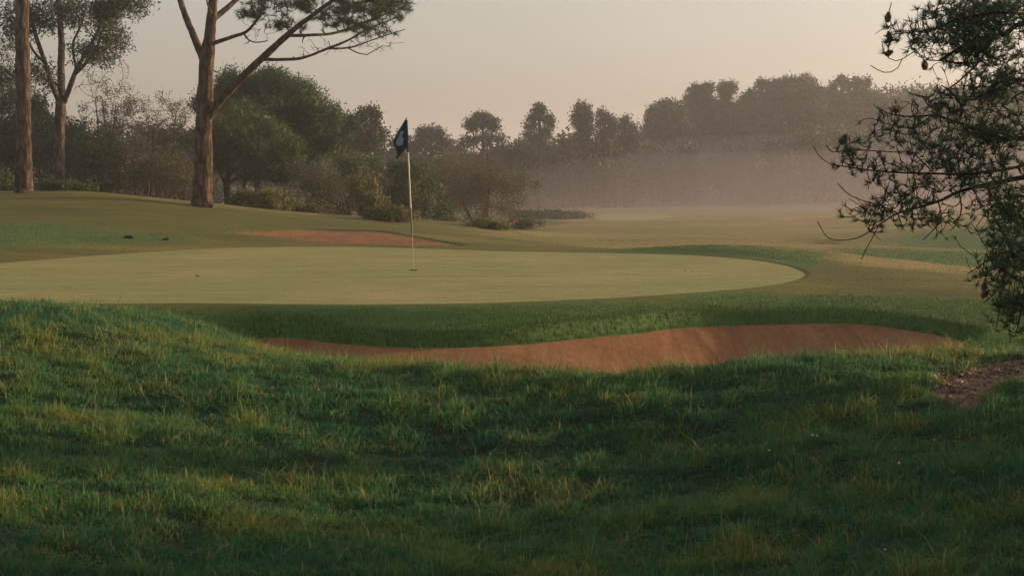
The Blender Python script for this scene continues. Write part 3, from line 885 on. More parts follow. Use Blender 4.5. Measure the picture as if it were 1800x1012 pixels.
# --- shrubs and bare trees behind the rise
def shrub(name, label, cat, px, py, d, rx, ry, dr, n, leafspec, mats, seed, stems=5, group=None, extra_blobs=(), power=.45, twig=(.026, .010), tilt=0):
    """a bush whose crown is centred on photo pixel (px, py) and whose stems rise from the ground under it"""
    r = np.random.default_rng(seed)
    if d < 60: d += 4
    c = at(px, py, d)
    gz = float(height(c[0], c[1]))
    b = np.array([c[0], c[1], gz - .03])
    root = prop(empty(name, b), label, cat, group)
    S, Q = [], []
    hz = max(c[2] - gz, .15)
    X, Z = rx * d / F, ry * d / F
    for i in range(stems):
        a = r.uniform(0, 2 * PI); k = r.uniform(.2, .75)
        end = c + np.array([math.cos(a) * X * k + tilt * X, math.sin(a) * dr * k, Z * r.uniform(-.1, .55)])
        st = b + np.array([math.cos(a) * X * .12, math.sin(a) * dr * .12, 0])
        m = (st + end) / 2 + np.array([r.normal(0, .1) * X, r.normal(0, .1) * dr, r.uniform(0, .15) * Z])
        p, q = resample([st, m, end], [twig[0] * 1.8, twig[0] * 1.3, twig[0] * .6], 12)
        V, F4 = tubes(p[None], q[None], 5)
        Geo().add(V, [F4]).build('stem', mats[0], root, b, True)
        S.append(p); Q.append(q)
    tg = [blob_points(c, (X, dr, Z), n, r, power)]
    for (ex, ey, erx, ery, en) in extra_blobs:
        tg.append(blob_points(at(ex, ey, d), (erx * d / F, erx * d / F, ery * d / F), en, r, power))
    tg = np.concatenate(tg)
    tg = tg[tg[:, 2] > gz + .03]
    P, Rr = attach(np.concatenate(S), np.concatenate(Q), tg, r, wig=.2, rmax=twig[0], tip=twig[1])
    V, F4 = tubes(P, Rr, 3)
    Geo().add(V, [F4]).build('twig_sprays', mats[1], root, b)
    if leafspec:
        per, L, W, spread = leafspec
        g = Geo()
        g.add(*leaf_cards(P[:, -1], per, spread, L, W, r))
        g.add(*leaf_cards(P[:, -3], max(1, per // 2), spread, L, W, r))
        g.build('foliage', mats[2], root, b)
    return root

TW = (M['twig'], M['twig'])
BR, OL, GO, DO, DU = (TW + (M[k],) for k in ('brown_leaf', 'olive', 'gold', 'dome', 'dusty'))
SCRUB = 'bare brown scrub trees behind the rise'
shrub('evergreen_shrub', 'dark bluish evergreen mass behind the far left trunk', 'shrub', 10, 240, 52, 95, 105, 1.8, 520, (26, .13, .06, .16), DU, 201)
shrub('evergreen_shrub', 'dark green evergreen between the left trunk and the bare scrub', 'shrub', 110, 265, 50, 75, 75, 1.4, 380, (24, .12, .055, .15), DU, 202)
shrub('bare_tree', 'tallest bare brown tree with twiggy top above the scrub', 'tree', 200, 215, 50, 78, 112, 1.6, 620, (7, .055, .028, .08), BR, 203, 6, SCRUB, power=.6)
shrub('bare_tree', 'bare brown tree leaning beside the big pine trunk, twigs against the sky', 'tree', 288, 250, 49, 62, 100, 1.4, 560, (7, .055, .028, .08), BR, 204, 6, SCRUB, power=.6)
shrub('bare_tree', 'low olive brown scrub tree in front of the tallest bare tree', 'tree', 165, 285, 46, 60, 62, 1.2, 460, (8, .08, .04, .1), OL, 205, 5, SCRUB)
shrub('bare_tree', 'dense rusty scrub bush at the foot of the bare trees', 'tree', 245, 300, 45, 62, 55, 1.2, 480, (10, .06, .03, .09), BR, 206, 5, SCRUB)
shrub('bare_tree', 'brown scrub just left of the big pine trunk base', 'tree', 310, 315, 44, 42, 46, 1.0, 360, (10, .06, .03, .09), BR, 207, 5, SCRUB)
shrub('low_shrub', 'low sunlit green shrub just behind the crest by the left trunk', 'shrub', 115, 330, 40, 58, 13, .6, 220, (16, .10, .04, .07), OL, 208, 4)
shrub('low_shrub', 'small shrub at the left picture edge behind the crest', 'shrub', 0, 325, 41, 36, 20, .6, 170, (14, .10, .04, .07), OL, 209, 4)

# --- domed pines right of the big trunk
leafy('domed_pine', 'large dark domed pine behind the big pine trunk', 'pine tree', (470, 345, 54), 54,
    [[(452, 350, 0, 22), (455, 320, 0, 19), (462, 285, 0, 17), (472, 250, 0, 15), (480, 210, 0, 12), (485, 170, 0, 8)], [(460, 290, 0, 11), (500, 262, -.4, 9), (550, 240, -.6, 7), (590, 225, -.8, 5)],
     [(462, 285, 0, 11), (425, 255, -.4, 9), (390, 225, -.5, 7), (372, 190, -.5, 5)], [(472, 250, 0, 9), (510, 220, .3, 8), (540, 190, .4, 6)]],
    ['trunk', 'limb', 'limb', 'limb'],
    [(480, 185, 100, 58, 0, 2.2, 700), (545, 215, 72, 42, -.2, 1.8, 420), (400, 190, 56, 45, -.2, 1.6, 300), (590, 232, 34, 24, 0, 1.0, 110), (470, 150, 60, 25, 0, 1.6, 200), (560, 262, 40, 22, .2, 1.0, 110)],
    ('leaf', 34, .16, .035, .14), (M['dark_bark'], M['twig'], M['dome']), 301, 'domed pines', twig=(.035, .01))
leafy('domed_pine', 'smaller olive domed pine in front of the dark dome, right of the trunk', 'pine tree', (405, 345, 48), 48,
    [[(396, 352, 0, 14), (398, 325, 0, 12), (408, 295, 0, 10), (425, 265, 0, 8), (435, 235, 0, 5)], [(400, 322, 0, 8), (425, 310, -.3, 7), (460, 300, -.5, 5), (500, 280, -.6, 4)], [(398, 325, 0, 7), (385, 300, -.3, 5), (375, 265, -.4, 4)],
     [(432, 352, -.2, 8), (428, 330, -.2, 7), (440, 300, -.2, 5), (470, 270, -.2, 4)]],
    ['trunk', 'limb', 'limb', 'limb'],
    [(425, 240, 80, 52, 0, 1.7, 560), (480, 262, 52, 40, -.3, 1.3, 260), (385, 255, 34, 45, -.3, 1.0, 170), (500, 290, 36, 26, -.2, 1.0, 110), (440, 285, 50, 25, -.4, 1.0, 130)],
    ('leaf', 26, .14, .03, .13), (M['dark_bark'], M['twig'], M['olive']), 302, 'domed pines', twig=(.03, .009))
shrub('round_bush', 'rounded dark green bush with yellow right side beside the big pine trunk', 'bush', 462, 360, 39.5, 66, 25, .8, 420, (26, .13, .028, .08), GO, 303, 6, extra_blobs=[(430, 362, 30, 18, 120)])
shrub('low_shrub', 'dry low shrub trailing right of the rounded bush', 'shrub', 545, 368, 41, 34, 12, .5, 140, (10, .10, .03, .06), BR, 304, 4)
shrub('round_bush', 'low yellow green mound bush left of the flag', 'bush', 682, 379, 38, 46, 14, .6, 300, (20, .11, .028, .06), GO, 305, 5)
shrub('low_shrub', 'thin brown ground shrub right of the flagstick on the skyline', 'shrub', 775, 391, 41, 36, 7, .4, 110, (10, .09, .03, .05), BR, 306, 4)
shrub('round_bush', 'low flat green bush right of the flag at the fairway edge', 'bush', 862, 396, 39, 44, 10, .5, 95, (16, .11, .03, .05), GO, 307, 5)

# --- scrub to the right of the domes, back to the mist
MID = 'brown scrub between the domed pines and the mist'
shrub('scrub_tree', 'grey brown scrub under the right edge of the dark dome', 'tree', 560, 325, 47, 52, 55, 1.2, 460, (10, .06, .03, .09), BR, 311, 5, MID)
shrub('scrub_tree', 'olive scrub tree below the small airy tree', 'tree', 625, 320, 49, 52, 58, 1.3, 460, (12, .09, .04, .11), OL, 312, 5, MID)
shrub('scrub_tree', 'yellowish leafy bush left of the flagstick', 'tree', 645, 338, 44, 34, 40, .9, 300, (14, .09, .045, .09), GO, 313, 5, MID)
shrub('scrub_tree', 'dark green leafy bush directly behind the flagstick', 'tree', 722, 335, 50, 50, 58, 1.3, 480, (20, .10, .05, .12), OL, 314, 5, MID)
shrub('scrub_tree', 'low green brown scrub filling the gap left of the flagstick base', 'tree', 590, 358, 43, 44, 28, .9, 240, (9, .08, .04, .08), BR, 315, 5, MID)
shrub('scrub_tree', 'large bare brown dome of twigs right of the flag', 'tree', 845, 335, 62, 88, 66, 2.2, 1000, (13, .065, .034, .12), BR, 316, 6, MID)
shrub('scrub_tree', 'bare twiggy brown tree between the flag and the large brown dome', 'tree', 785, 322, 68, 66, 58, 1.8, 700, (12, .07, .036, .12), BR, 317, 6, MID)
shrub('scrub_tree', 'small dark shrub at the foot of the large brown dome', 'tree', 765, 362, 52, 36, 28, .9, 240, (16, .10, .05, .1), OL, 318, 5, MID)
shrub('low_shrub', 'low brown bush at the fairway corner below the mist', 'shrub', 925, 392, 50, 36, 8, .7, 150, (8, .09, .04, .07), BR, 319, 4)
shrub('hedge', 'flat green hedge strip at the left edge of the far fairway', 'hedge', 962, 382, 84, 78, 7.5, 1.3, 420, (22, .14, .06, .10), OL, 320, 8)

# --- farther trees on the skyline
leafy('airy_tree', 'airy round tree with gaps right of the domed pines', 'tree', (645, 330, 80), 80,
    [[(645, 335, 0, 9), (645, 290, 0, 8), (645, 250, 0, 6), (648, 215, 0, 4)], [(645, 275, 0, 5), (630, 250, 0, 4), (622, 228, 0, 3)], [(646, 265, 0, 5), (660, 245, 0, 4), (668, 230, 0, 3)]],
    ['trunk', 'limb', 'limb'], [(642, 225, 26, 28, 0, 1.2, 90), (660, 245, 18, 18, 0, .8, 40), (625, 250, 18, 18, 0, .8, 40), (650, 205, 16, 13, 0, .7, 40)],
    ('leaf', 20, .2, .10, .16), (M['dark_bark'], M['twig'], M['far_leaf']), 401, twig=(.04, .015))
SKY = 'far trees standing above the mist'
def far_tree(label, px, top, bot, d, trunk_top, blobs, seed, per=15, lw=(.20, .10), spread=.17):
    lm = [[(px, 350, 0, 7), (px, bot, 0, 6), (px + 1, (bot + trunk_top) / 2, 0, 5), (px, trunk_top, 0, 3)]]
    for k, bl in enumerate(blobs[:4]):
        lm.append([(px, bot - (bot - trunk_top) * (.25 + .18 * k), 0, 4), ((px + bl[0]) / 2, (bl[1] + bot) / 2 - 4, 0, 3), (bl[0], bl[1], 0, 2)])
    b = [(x, y, rx, ry, 0, rx * d / F * .9, n) for x, y, rx, ry, n in blobs]
    return leafy('skyline_tree', label, 'tree', (px, 350, d), d, lm, ['trunk'] + ['limb'] * (len(lm) - 1), b, ('leaf', per, lw[0], lw[1], spread), (M['dark_bark'], M['twig'], M['far_leaf']), seed, SKY, twig=(.06, .022), power=.5)
far_tree('dome shaped far tree just right of the flag', 757, 220, 300, 118, 238, [(757, 236, 22, 15, 60), (736, 252, 17, 13, 34), (779, 252, 18, 14, 36), (757, 262, 26, 10, 30), (744, 234, 10, 7, 14), (772, 236, 10, 7, 14), (796, 264, 9, 7, 10), (722, 266, 8, 7, 9)], 411)
far_tree('broad far tree with a flat dense top and airy lower limbs', 848, 200, 300, 120, 222, [(848, 214, 27, 12, 86), (828, 220, 12, 9, 26), (869, 221, 13, 9, 28), (860, 243, 24, 11, 32), (830, 246, 18, 11, 24), (880, 246, 8, 8, 10), (812, 253, 9, 7, 10), (848, 206, 14, 5, 20)], 412)
far_tree('tall tapering far pine with layered side branches', 948, 186, 300, 122, 190, [(946, 194, 12, 8, 36), (958, 208, 13, 6, 22), (936, 207, 9, 6, 16), (966, 219, 10, 6, 16), (934, 222, 13, 6, 20), (958, 233, 15, 6, 22), (929, 238, 11, 6, 15), (945, 247, 20, 7, 22)], 413)
far_tree('narrow upright far tree with a rounded head', 1025, 180, 300, 126, 192, [(1024, 194, 14, 13, 52), (1028, 210, 17, 13, 50), (1018, 224, 13, 12, 30), (1034, 228, 12, 11, 26), (1012, 206, 8, 8, 14), (1024, 244, 22, 12, 36)], 414)
far_tree('sparse pointed far tree right of the narrow upright one', 1063, 193, 300, 126, 206, [(1058, 201, 9, 8, 18), (1070, 212, 12, 8, 22), (1078, 224, 12, 9, 22), (1054, 218, 8, 8, 14), (1064, 234, 18, 10, 30)], 415)
far_tree('low spreading far tree at the left side of the gap in the woods', 1098, 205, 300, 128, 224, [(1099, 214, 9, 9, 22), (1110, 229, 15, 10, 32), (1090, 230, 14, 10, 28), (1122, 243, 10, 8, 16), (1100, 246, 24, 10, 38)], 416)
far_tree('dense rounded tree at the left end of the misty wood', 1168, 178, 300, 150, 206, [(1166, 208, 32, 26, 150), (1150, 200, 15, 12, 34), (1172, 188, 19, 11, 44), (1192, 196, 16, 13, 40), (1140, 220, 11, 12, 20), (1196, 218, 18, 17, 44), (1160, 236, 26, 14, 50)], 417, 18, (.26, .14), .22)
far_tree('pair of knobbly crowns rising from the misty wood', 1232, 148, 300, 158, 175, [(1222, 160, 11, 10, 36), (1243, 159, 12, 11, 40), (1232, 176, 22, 13, 60), (1212, 180, 12, 11, 26), (1254, 183, 12, 10, 26), (1232, 204, 34, 18, 90)], 418, 18, (.26, .14), .22)
far_tree('ball headed tree standing proud of the misty wood', 1278, 143, 300, 158, 160, [(1278, 156, 17, 12, 66), (1276, 172, 9, 7, 16), (1270, 188, 22, 10, 46), (1290, 196, 18, 12, 36)], 419, 18, (.24, .13), .2)
far_tree('tiny round crown beside the long crest of the misty wood', 1338, 143, 300, 162, 150, [(1337, 150, 9, 7, 24), (1322, 168, 16, 10, 36), (1310, 180, 16, 10, 30), (1336, 182, 24, 14, 60)], 420, 18, (.26, .14), .22)
far_tree('broad long crest of the misty wood', 1388, 138, 300, 160, 172, [(1385, 166, 40, 22, 150), (1362, 154, 20, 11, 50), (1386, 148, 22, 9, 52), (1410, 152, 22, 11, 54), (1432, 164, 20, 14, 50), (1348, 172, 16, 13, 34), (1390, 190, 56, 18, 120)], 421, 18, (.28, .15), .24)
far_tree('wispy tuft tree topping the long crest', 1416, 133, 300, 164, 150, [(1417, 139, 10, 5, 22), (1408, 143, 8, 4, 12), (1426, 145, 8, 4, 12), (1416, 162, 18, 12, 40)], 422, 16, (.24, .13), .2)
far_tree('sparse crown left of the near pine branches on the wood crest', 1478, 134, 300, 164, 152, [(1478, 142, 13, 7, 26), (1466, 151, 10, 7, 16), (1490, 152, 10, 7, 18), (1460, 166, 22, 12, 44), (1486, 174, 26, 16, 60)], 423, 16, (.24, .13), .2)
far_tree('twin small crowns behind the tips of the near pine', 1514, 136, 300, 164, 154, [(1505, 145, 10, 8, 24), (1523, 147, 10, 8, 24), (1514, 164, 20, 12, 44), (1530, 176, 22, 15, 50)], 424, 16, (.24, .13), .2)

# --- the wood in the mist, one mass
def woods():
    r = np.random.default_rng(77)
    g, gt = Geo(), Geo()
    spots = []
    for px in np.arange(700, 1120, 26):                       # low wood behind the scrub
        top = np.interp(px, [700, 800, 900, 960, 1040, 1120], [264, 260, 252, 240, 233, 244]) + r.uniform(-4, 16)
        spots.append((px + r.uniform(-8, 8), top, r.uniform(124, 140)))
    for px in np.arange(1120, 2050, 22):
        top = np.interp(px, [1120, 1150, 1200, 1260, 1330, 1420, 1500, 1600, 1700, 1850, 2050], [258, 200, 182, 174, 166, 150, 152, 148, 142, 132, 130]) + r.uniform(-3, 22)
        spots.append((px + r.uniform(-8, 8), top, r.uniform(158, 178)))
    for px in np.arange(900, 2050, 30):                       # skirt of lower trees at the fairway end
        top = np.interp(px, [900, 1000, 1120, 1160, 1400, 2050], [300, 292, 268, 250, 232, 226]) + r.uniform(-12, 40)
        spots.append((px + r.uniform(-10, 10), top, r.uniform(134, 148)))
    for px in np.arange(1136, 2050, 15):                      # close second rank that shuts the gaps under the crowns
        top = np.interp(px, [1136, 1165, 1220, 1300, 1400, 1500, 1700, 2050], [226, 206, 192, 180, 166, 164, 158, 150]) + r.uniform(-5, 9)
        spots.append((px + r.uniform(-6, 6), top, r.uniform(160, 176)))
    for px in np.arange(-200, 720, 50):                       # far behind the left scrub
        spots.append((px, r.uniform(215, 262), r.uniform(90, 130)))
    for px, top, d in spots:
        p = at(px, top, d)
        gz = float(height(p[0], p[1]))
        h = p[2] - gz
        w = h * r.uniform(.26, .36)
        nb = int(r.integers(8, 14))
        cs = []
        for k in range(nb):
            z = gz + h * r.uniform(.15, .86)
            rr = w * math.sqrt(max(.05, 1.25 - 1.2 * ((z - gz) / h)**2))
            a = r.uniform(0, 2 * PI)
            cs.append(blob_points((p[0] + math.cos(a) * rr * .6, p[1] + math.sin(a) * rr * .6, z), (rr * r.uniform(.4, .85), rr * .7, h * r.uniform(.09, .17)), 12, r, .5))
        cs.append(blob_points((p[0], p[1], gz + h * .86), (w * .5, w * .5, h * .13), 24, r, .5))
        g.add(*leaf_cards(np.concatenate(cs), 20, .32, .32, .19, r, tvar=.14))
        V, F4 = tubes(np.array([[(p[0], p[1], gz - .1), (p[0], p[1], gz + h * .5), (p[0], p[1], gz + h * .85)]]), np.array([[.16, .12, .05]]), 5)
        g.add(V, [F4], .2)
    prop(g.build('woods', M['far_leaf']), 'misty wood beyond the far end of the fairway', 'woods', kind='stuff')
woods()

# ------------------------------------------------------------------ the near pine on the right
def near_pine():
    r = np.random.default_rng(500)
    d = 11.0
    bx, by = 4.75, 10.6
    b = np.array([bx, by, float(height(bx, by)) - .03])
    root = prop(empty('pine_tree', b), 'near pine reaching in from the right with drooping twiggy boughs and cones', 'pine tree')
    tr = ([(bx, by, b[2]), (bx + .05, by, b[2] + 1), (bx - .05, by + .05, b[2] + 2), (bx + .02, by, b[2] + 3.2), (bx + .1, by, b[2] + 4.6)], [.15, .13, .115, .09, .05])
    T = lambda *L: L
    boughs = [
        [(2190, 20, -.3, 26), (2050, 40, -.2, 22), (1900, 36, 0, 17), (1800, 41, .1, 13), (1770, 58, .1, 11), (1745, 63, .1, 10), (1716, 70, .1, 9), (1694, 79, .1, 8), (1675, 92, .1, 7), (1650, 107, .1, 5)],
        [(1900, 36, 0, 12), (1800, 25, -.4, 9), (1748, 22, -.5, 8), (1710, 28, -.5, 7), (1678, 35, -.5, 6), (1653, 47, -.5, 5), (1628, 54, -.5, 4), (1602, 57, -.5, 3), (1577, 60, -.5, 2.4), (1553, 63, -.5, 1.6)],
        [(1745, 66, .1, 8), (1732, 92, .2, 7), (1719, 111, .3, 6), (1700, 130, .3, 5), (1678, 149, .3, 4), (1660, 160, .3, 3)],
        [(1719, 111, .3, 5), (1685, 111, .2, 4), (1653, 107, .2, 3), (1628, 106, .2, 2)],
        [(1653, 50, -.5, 3.5), (1628, 76, -.5, 3), (1605, 92, -.5, 2.6), (1586, 104, -.5, 2.2), (1571, 107, -.5, 2), (1555, 95, -.5, 1.8), (1550, 73, -.5, 1.4)],
        [(1586, 104, -.5, 2), (1576, 122, -.5, 1.8), (1560, 128, -.5, 1.5), (1545, 124, -.5, 1.2), (1530, 115, -.5, 1)],
        [(1577, 60, -.5, 2), (1568, 45, -.5, 1.8), (1563, 25, -.5, 1.6), (1567, 5, -.5, 1.4)],
        [(2200, 190, -.2, 28), (2050, 220, 0, 24), (1900, 240, .1, 18), (1800, 243, .2, 14), (1757, 243, .2, 13), (1716, 228, .2, 11), (1685, 216, .2, 8), (1660, 208, .2, 6), (1640, 203, .2, 5), (1600, 205, .2, 4), (1565, 200, .2, 3), (1540, 188, .2, 2)],
        [(1685, 216, .2, 6), (1690, 190, 0, 5), (1675, 165, -.1, 4), (1655, 150, -.1, 3)],
        [(1900, 240, .1, 12), (1800, 290, -.3, 9), (1700, 305, -.5, 7), (1640, 305, -.6, 6), (1577, 303, -.6, 4.5), (1536, 300, -.6, 3.6), (1495, 294, -.6, 3), (1460, 288, -.6, 2.4), (1441, 275, -.6, 2), (1430, 258, -.6, 1.4)],
        [(1640, 303, -.6, 4), (1615, 278, -.7, 3.4), (1596, 266, -.7, 3), (1564, 267, -.7, 2.6), (1517, 264, -.7, 2.2), (1485, 265, -.7, 1.8), (1463, 267, -.7, 1.5), (1452, 255, -.7, 1.2)],
        [(1640, 203, .2, 4), (1600, 225, .1, 3), (1560, 218, 0, 2.6), (1530, 208, 0, 2), (1510, 214, 0, 1.5)],
        [(2200, 300, .1, 26), (2050, 310, .1, 22), (1900, 305, .1, 16), (1800, 312, .1, 13), (1732, 325, 0, 11), (1686, 337, -.1, 9), (1649, 354, -.2, 7), (1616, 364, -.2, 6), (1578, 375, -.3, 5), (1545, 395, -.3, 3.6), (1512, 416, -.3, 2.8), (1479, 422, -.3, 2.2), (1454, 416, -.3, 1.8), (1437, 389, -.3, 1.4)],
        [(1545, 395, -.3, 3), (1535, 415, -.3, 2.4), (1524, 435, -.3, 1.8), (1514, 456, -.3, 1.2)],
        [(1649, 354, -.2, 4), (1655, 385, -.3, 3), (1640, 405, -.3, 2.4), (1622, 422, -.3, 1.8)],
        [(1578, 375, -.3, 4), (1545, 360, -.5, 3), (1515, 352, -.6, 2.4), (1490, 340, -.6, 1.8), (1472, 322, -.6, 1.2)],
        [(1686, 337, -.1, 5), (1690, 370, .1, 4), (1680, 395, .2, 3), (1670, 405, .2, 2)],
        [(2150, 330, -.3, 20), (1950, 350, -.4, 16), (1860, 370, -.5, 12), (1800, 400, -.6, 10), (1776, 440, -.7, 8), (1764, 490, -.7, 6), (1758, 540, -.7, 4), (1750, 580, -.7, 2)],
        [(1776, 440, -.7, 6), (1745, 450, -.8, 4), (1722, 468, -.8, 3), (1700, 482, -.8, 1.6)],
        [(1860, 370, -.5, 9), (1800, 345, -.2, 7), (1760, 350, 0, 5), (1735, 372, .1, 3), (1715, 400, .1, 2)],
        [(1860, 370, -.5, 9), (1830, 430, -.9, 8), (1806, 500, -1, 6), (1792, 560, -1, 4), (1785, 590, -1, 2)],
        [(2150, 100, -.4, 18), (1950, 110, -.5, 13), (1840, 130, -.5, 9), (1770, 150, -.6, 7), (1720, 170, -.6, 5), (1690, 180, -.6, 3)],
    ]
    paths = [(np.array(tr[0]), np.array(tr[1]))]
    for L in boughs:
        p, q = px_path(L, d); q = q * .72
        if L[0][0] >= 2150:
            zz = p[0][2]; f = np.clip((zz - b[2]) / 4.6, 0, 1)
            p[0] = (bx, by, zz)
        paths.append((p, np.maximum(q, .0028)))
    S, Q = wood(paths, ['trunk'] + ['bough'] * len(boughs), M['near_twig'], root, b, 7, .05)
    blobs = [(1700, 40, 95, 52, 0, .5, 330), (1760, 20, 85, 45, .1, .5, 380), (1720, 85, 85, 48, .2, .4, 330), (1610, 70, 60, 45, -.45, .25, 46), (1560, 70, 22, 50, -.5, .12, 12),
             (1740, 165, 85, 45, .1, .5, 130), (1765, 140, 70, 36, .1, .4, 190), (1650, 190, 75, 45, .1, .4, 80), (1745, 240, 85, 60, 0, .5, 300), (1640, 260, 80, 55, -.2, .5, 120), (1560, 230, 60, 45, 0, .3, 50), (1500, 270, 55, 32, -.6, .2, 34),
             (1545, 300, 60, 30, -.6, .2, 36), (1700, 310, 100, 40, -.2, .5, 150), (1590, 350, 70, 40, -.4, .3, 66), (1540, 380, 60, 35, -.4, .3, 44), (1640, 385, 60, 35, -.2, .3, 56), (1770, 370, 60, 60, -.4, .4, 300),
             (1782, 450, 52, 70, -.8, .35, 320), (1785, 530, 45, 60, -.9, .3, 220), (1730, 480, 28, 40, -.8, .2, 26), (1900, 200, 140, 200, 0, .8, 110), (1900, 450, 90, 130, -.9, .5, 70), (2050, 60, 200, 170, 0, 1.0, 80), (1900, 120, 90, 90, -.2, .6, 120), (1930, 250, 110, 70, .1, .6, 170), (2060, 240, 110, 80, 0, .8, 170), (2080, 60, 130, 90, -.2, .8, 150), (2180, 150, 130, 130, -.2, .9, 170), (2300, 40, 160, 160, -.3, 1.0, 160), (2350, 210, 130, 100, -.3, .8, 110)]
    tg = np.concatenate([blob_points(at(px, py, d + dd), (rx * d / F, dr, ry * d / F), int(n * (1.1 if px < 1760 else .78)), r, .6, clump=False) for px, py, rx, ry, dd, dr, n in blobs])
    P, Rr = attach(S, Q, tg, r, k=6, wig=.22, rmax=.009, tip=.0028, sag=-.12)
    tw = Geo(); V, F4 = tubes(P, Rr, 4); tw.add(V, [F4])
    # short spurs that fork the twigs
    pick = r.integers(0, len(P), 1500); j = r.integers(1, 5, 1500)
    s0 = P[pick, j]
    e = s0 + unit(1500, r) * r.uniform(.04, .16, 1500)[:, None] + np.array([0, 0, .03])
    mm = (s0 + e) / 2 + r.normal(0, .012, (1500, 3))
    SP = np.stack([s0, mm, e], 1)
    V, F4 = tubes(SP, np.tile([.0032, .0026, .0018], (1500, 1)), 3)
    tw.add(V, [F4]); tw.build('twig_sprays', M['near_twig'], root, b)
    ends = np.concatenate([P[:, -1], SP[::5, -1]])
    ax = np.concatenate([P[:, -1] - P[:, -2], SP[::5, -1] - SP[::5, 0]])
    ax /= np.linalg.norm(ax, axis=1, keepdims=True) + 1e-9
    ax[:, 2] += .5
    ax /= np.linalg.norm(ax, axis=1, keepdims=True)
    tb = np.clip(r.normal(.4, .16, len(ends)), 0, .8)
    dead = r.random(len(ends)) < .06
    tb[dead] = 1.0
    g = Geo()
    g.add(*needle_tufts(ends, ax, 16, .058, .0042, r, tb, .55, .10))
    g.build('foliage', M['near_pine'], root, b)
    # cones
    cm = plain('cone_scales', (.20, .10, .07), .8, .2, 60, .4)
    spots = [(1550, 64), (1563, 73), (1567, 2), (1552, 111), (1600, 124), (1614, 125), (1564, 179), (1485, 236), (1723, 522), (1736, 505)]
    E = P[:, -1]
    kk = F / E[:, 1]
    sc = np.stack([900 + E[:, 0] * kk, 294 - (E[:, 2] - CAM_Z) * kk], 1)
    for ci, (px, py) in enumerate(spots):
        j = int(np.argmin(((sc - [px, py])**2).sum(1)))
        c = np.zeros(3)
        cg = Geo()
        nr, ns = 7, 8
        for i in range(nr):
            t = i / (nr - 1); rad = .015 * math.sin(PI * (.18 + .75 * t)) + .002
            for k in range(ns):
                a = 2 * PI * (k + .5 * (i % 2)) / ns
                o = np.array([math.cos(a) * rad, math.sin(a) * rad, -.03 + .06 * t])
                out = np.array([math.cos(a), math.sin(a), .25]); sd = np.array([-math.sin(a), math.cos(a), 0])
                cg.add([c + o - sd * .006 - np.array([0, 0, .006]), c + o + sd * .006 - np.array([0, 0, .006]), c + o + out * .008 + sd * .004, c + o + out * .008 - sd * .004, c + o * .4 + np.array([0, 0, .004])],
                       [[[0, 1, 2, 3]], [[3, 2, 4], [0, 3, 4], [2, 1, 4]]])
        cg.add(*[x if i == 0 else [x] for i, x in enumerate(tubes(np.array([[c + [0, 0, -.03], c, c + [0, 0, .035]]]), np.array([[.004, .011, .003]]), 6))])
        o = cg.build('cone', cm, root)
        o.location = Vector((E[j] - b).tolist()); o.rotation_euler = (r.uniform(-1.3, 1.3), r.uniform(-1.3, 1.3), r.uniform(0, 6)); k_ = r.uniform(.7, 1.0); o.scale = (k_, k_, k_)
near_pine()

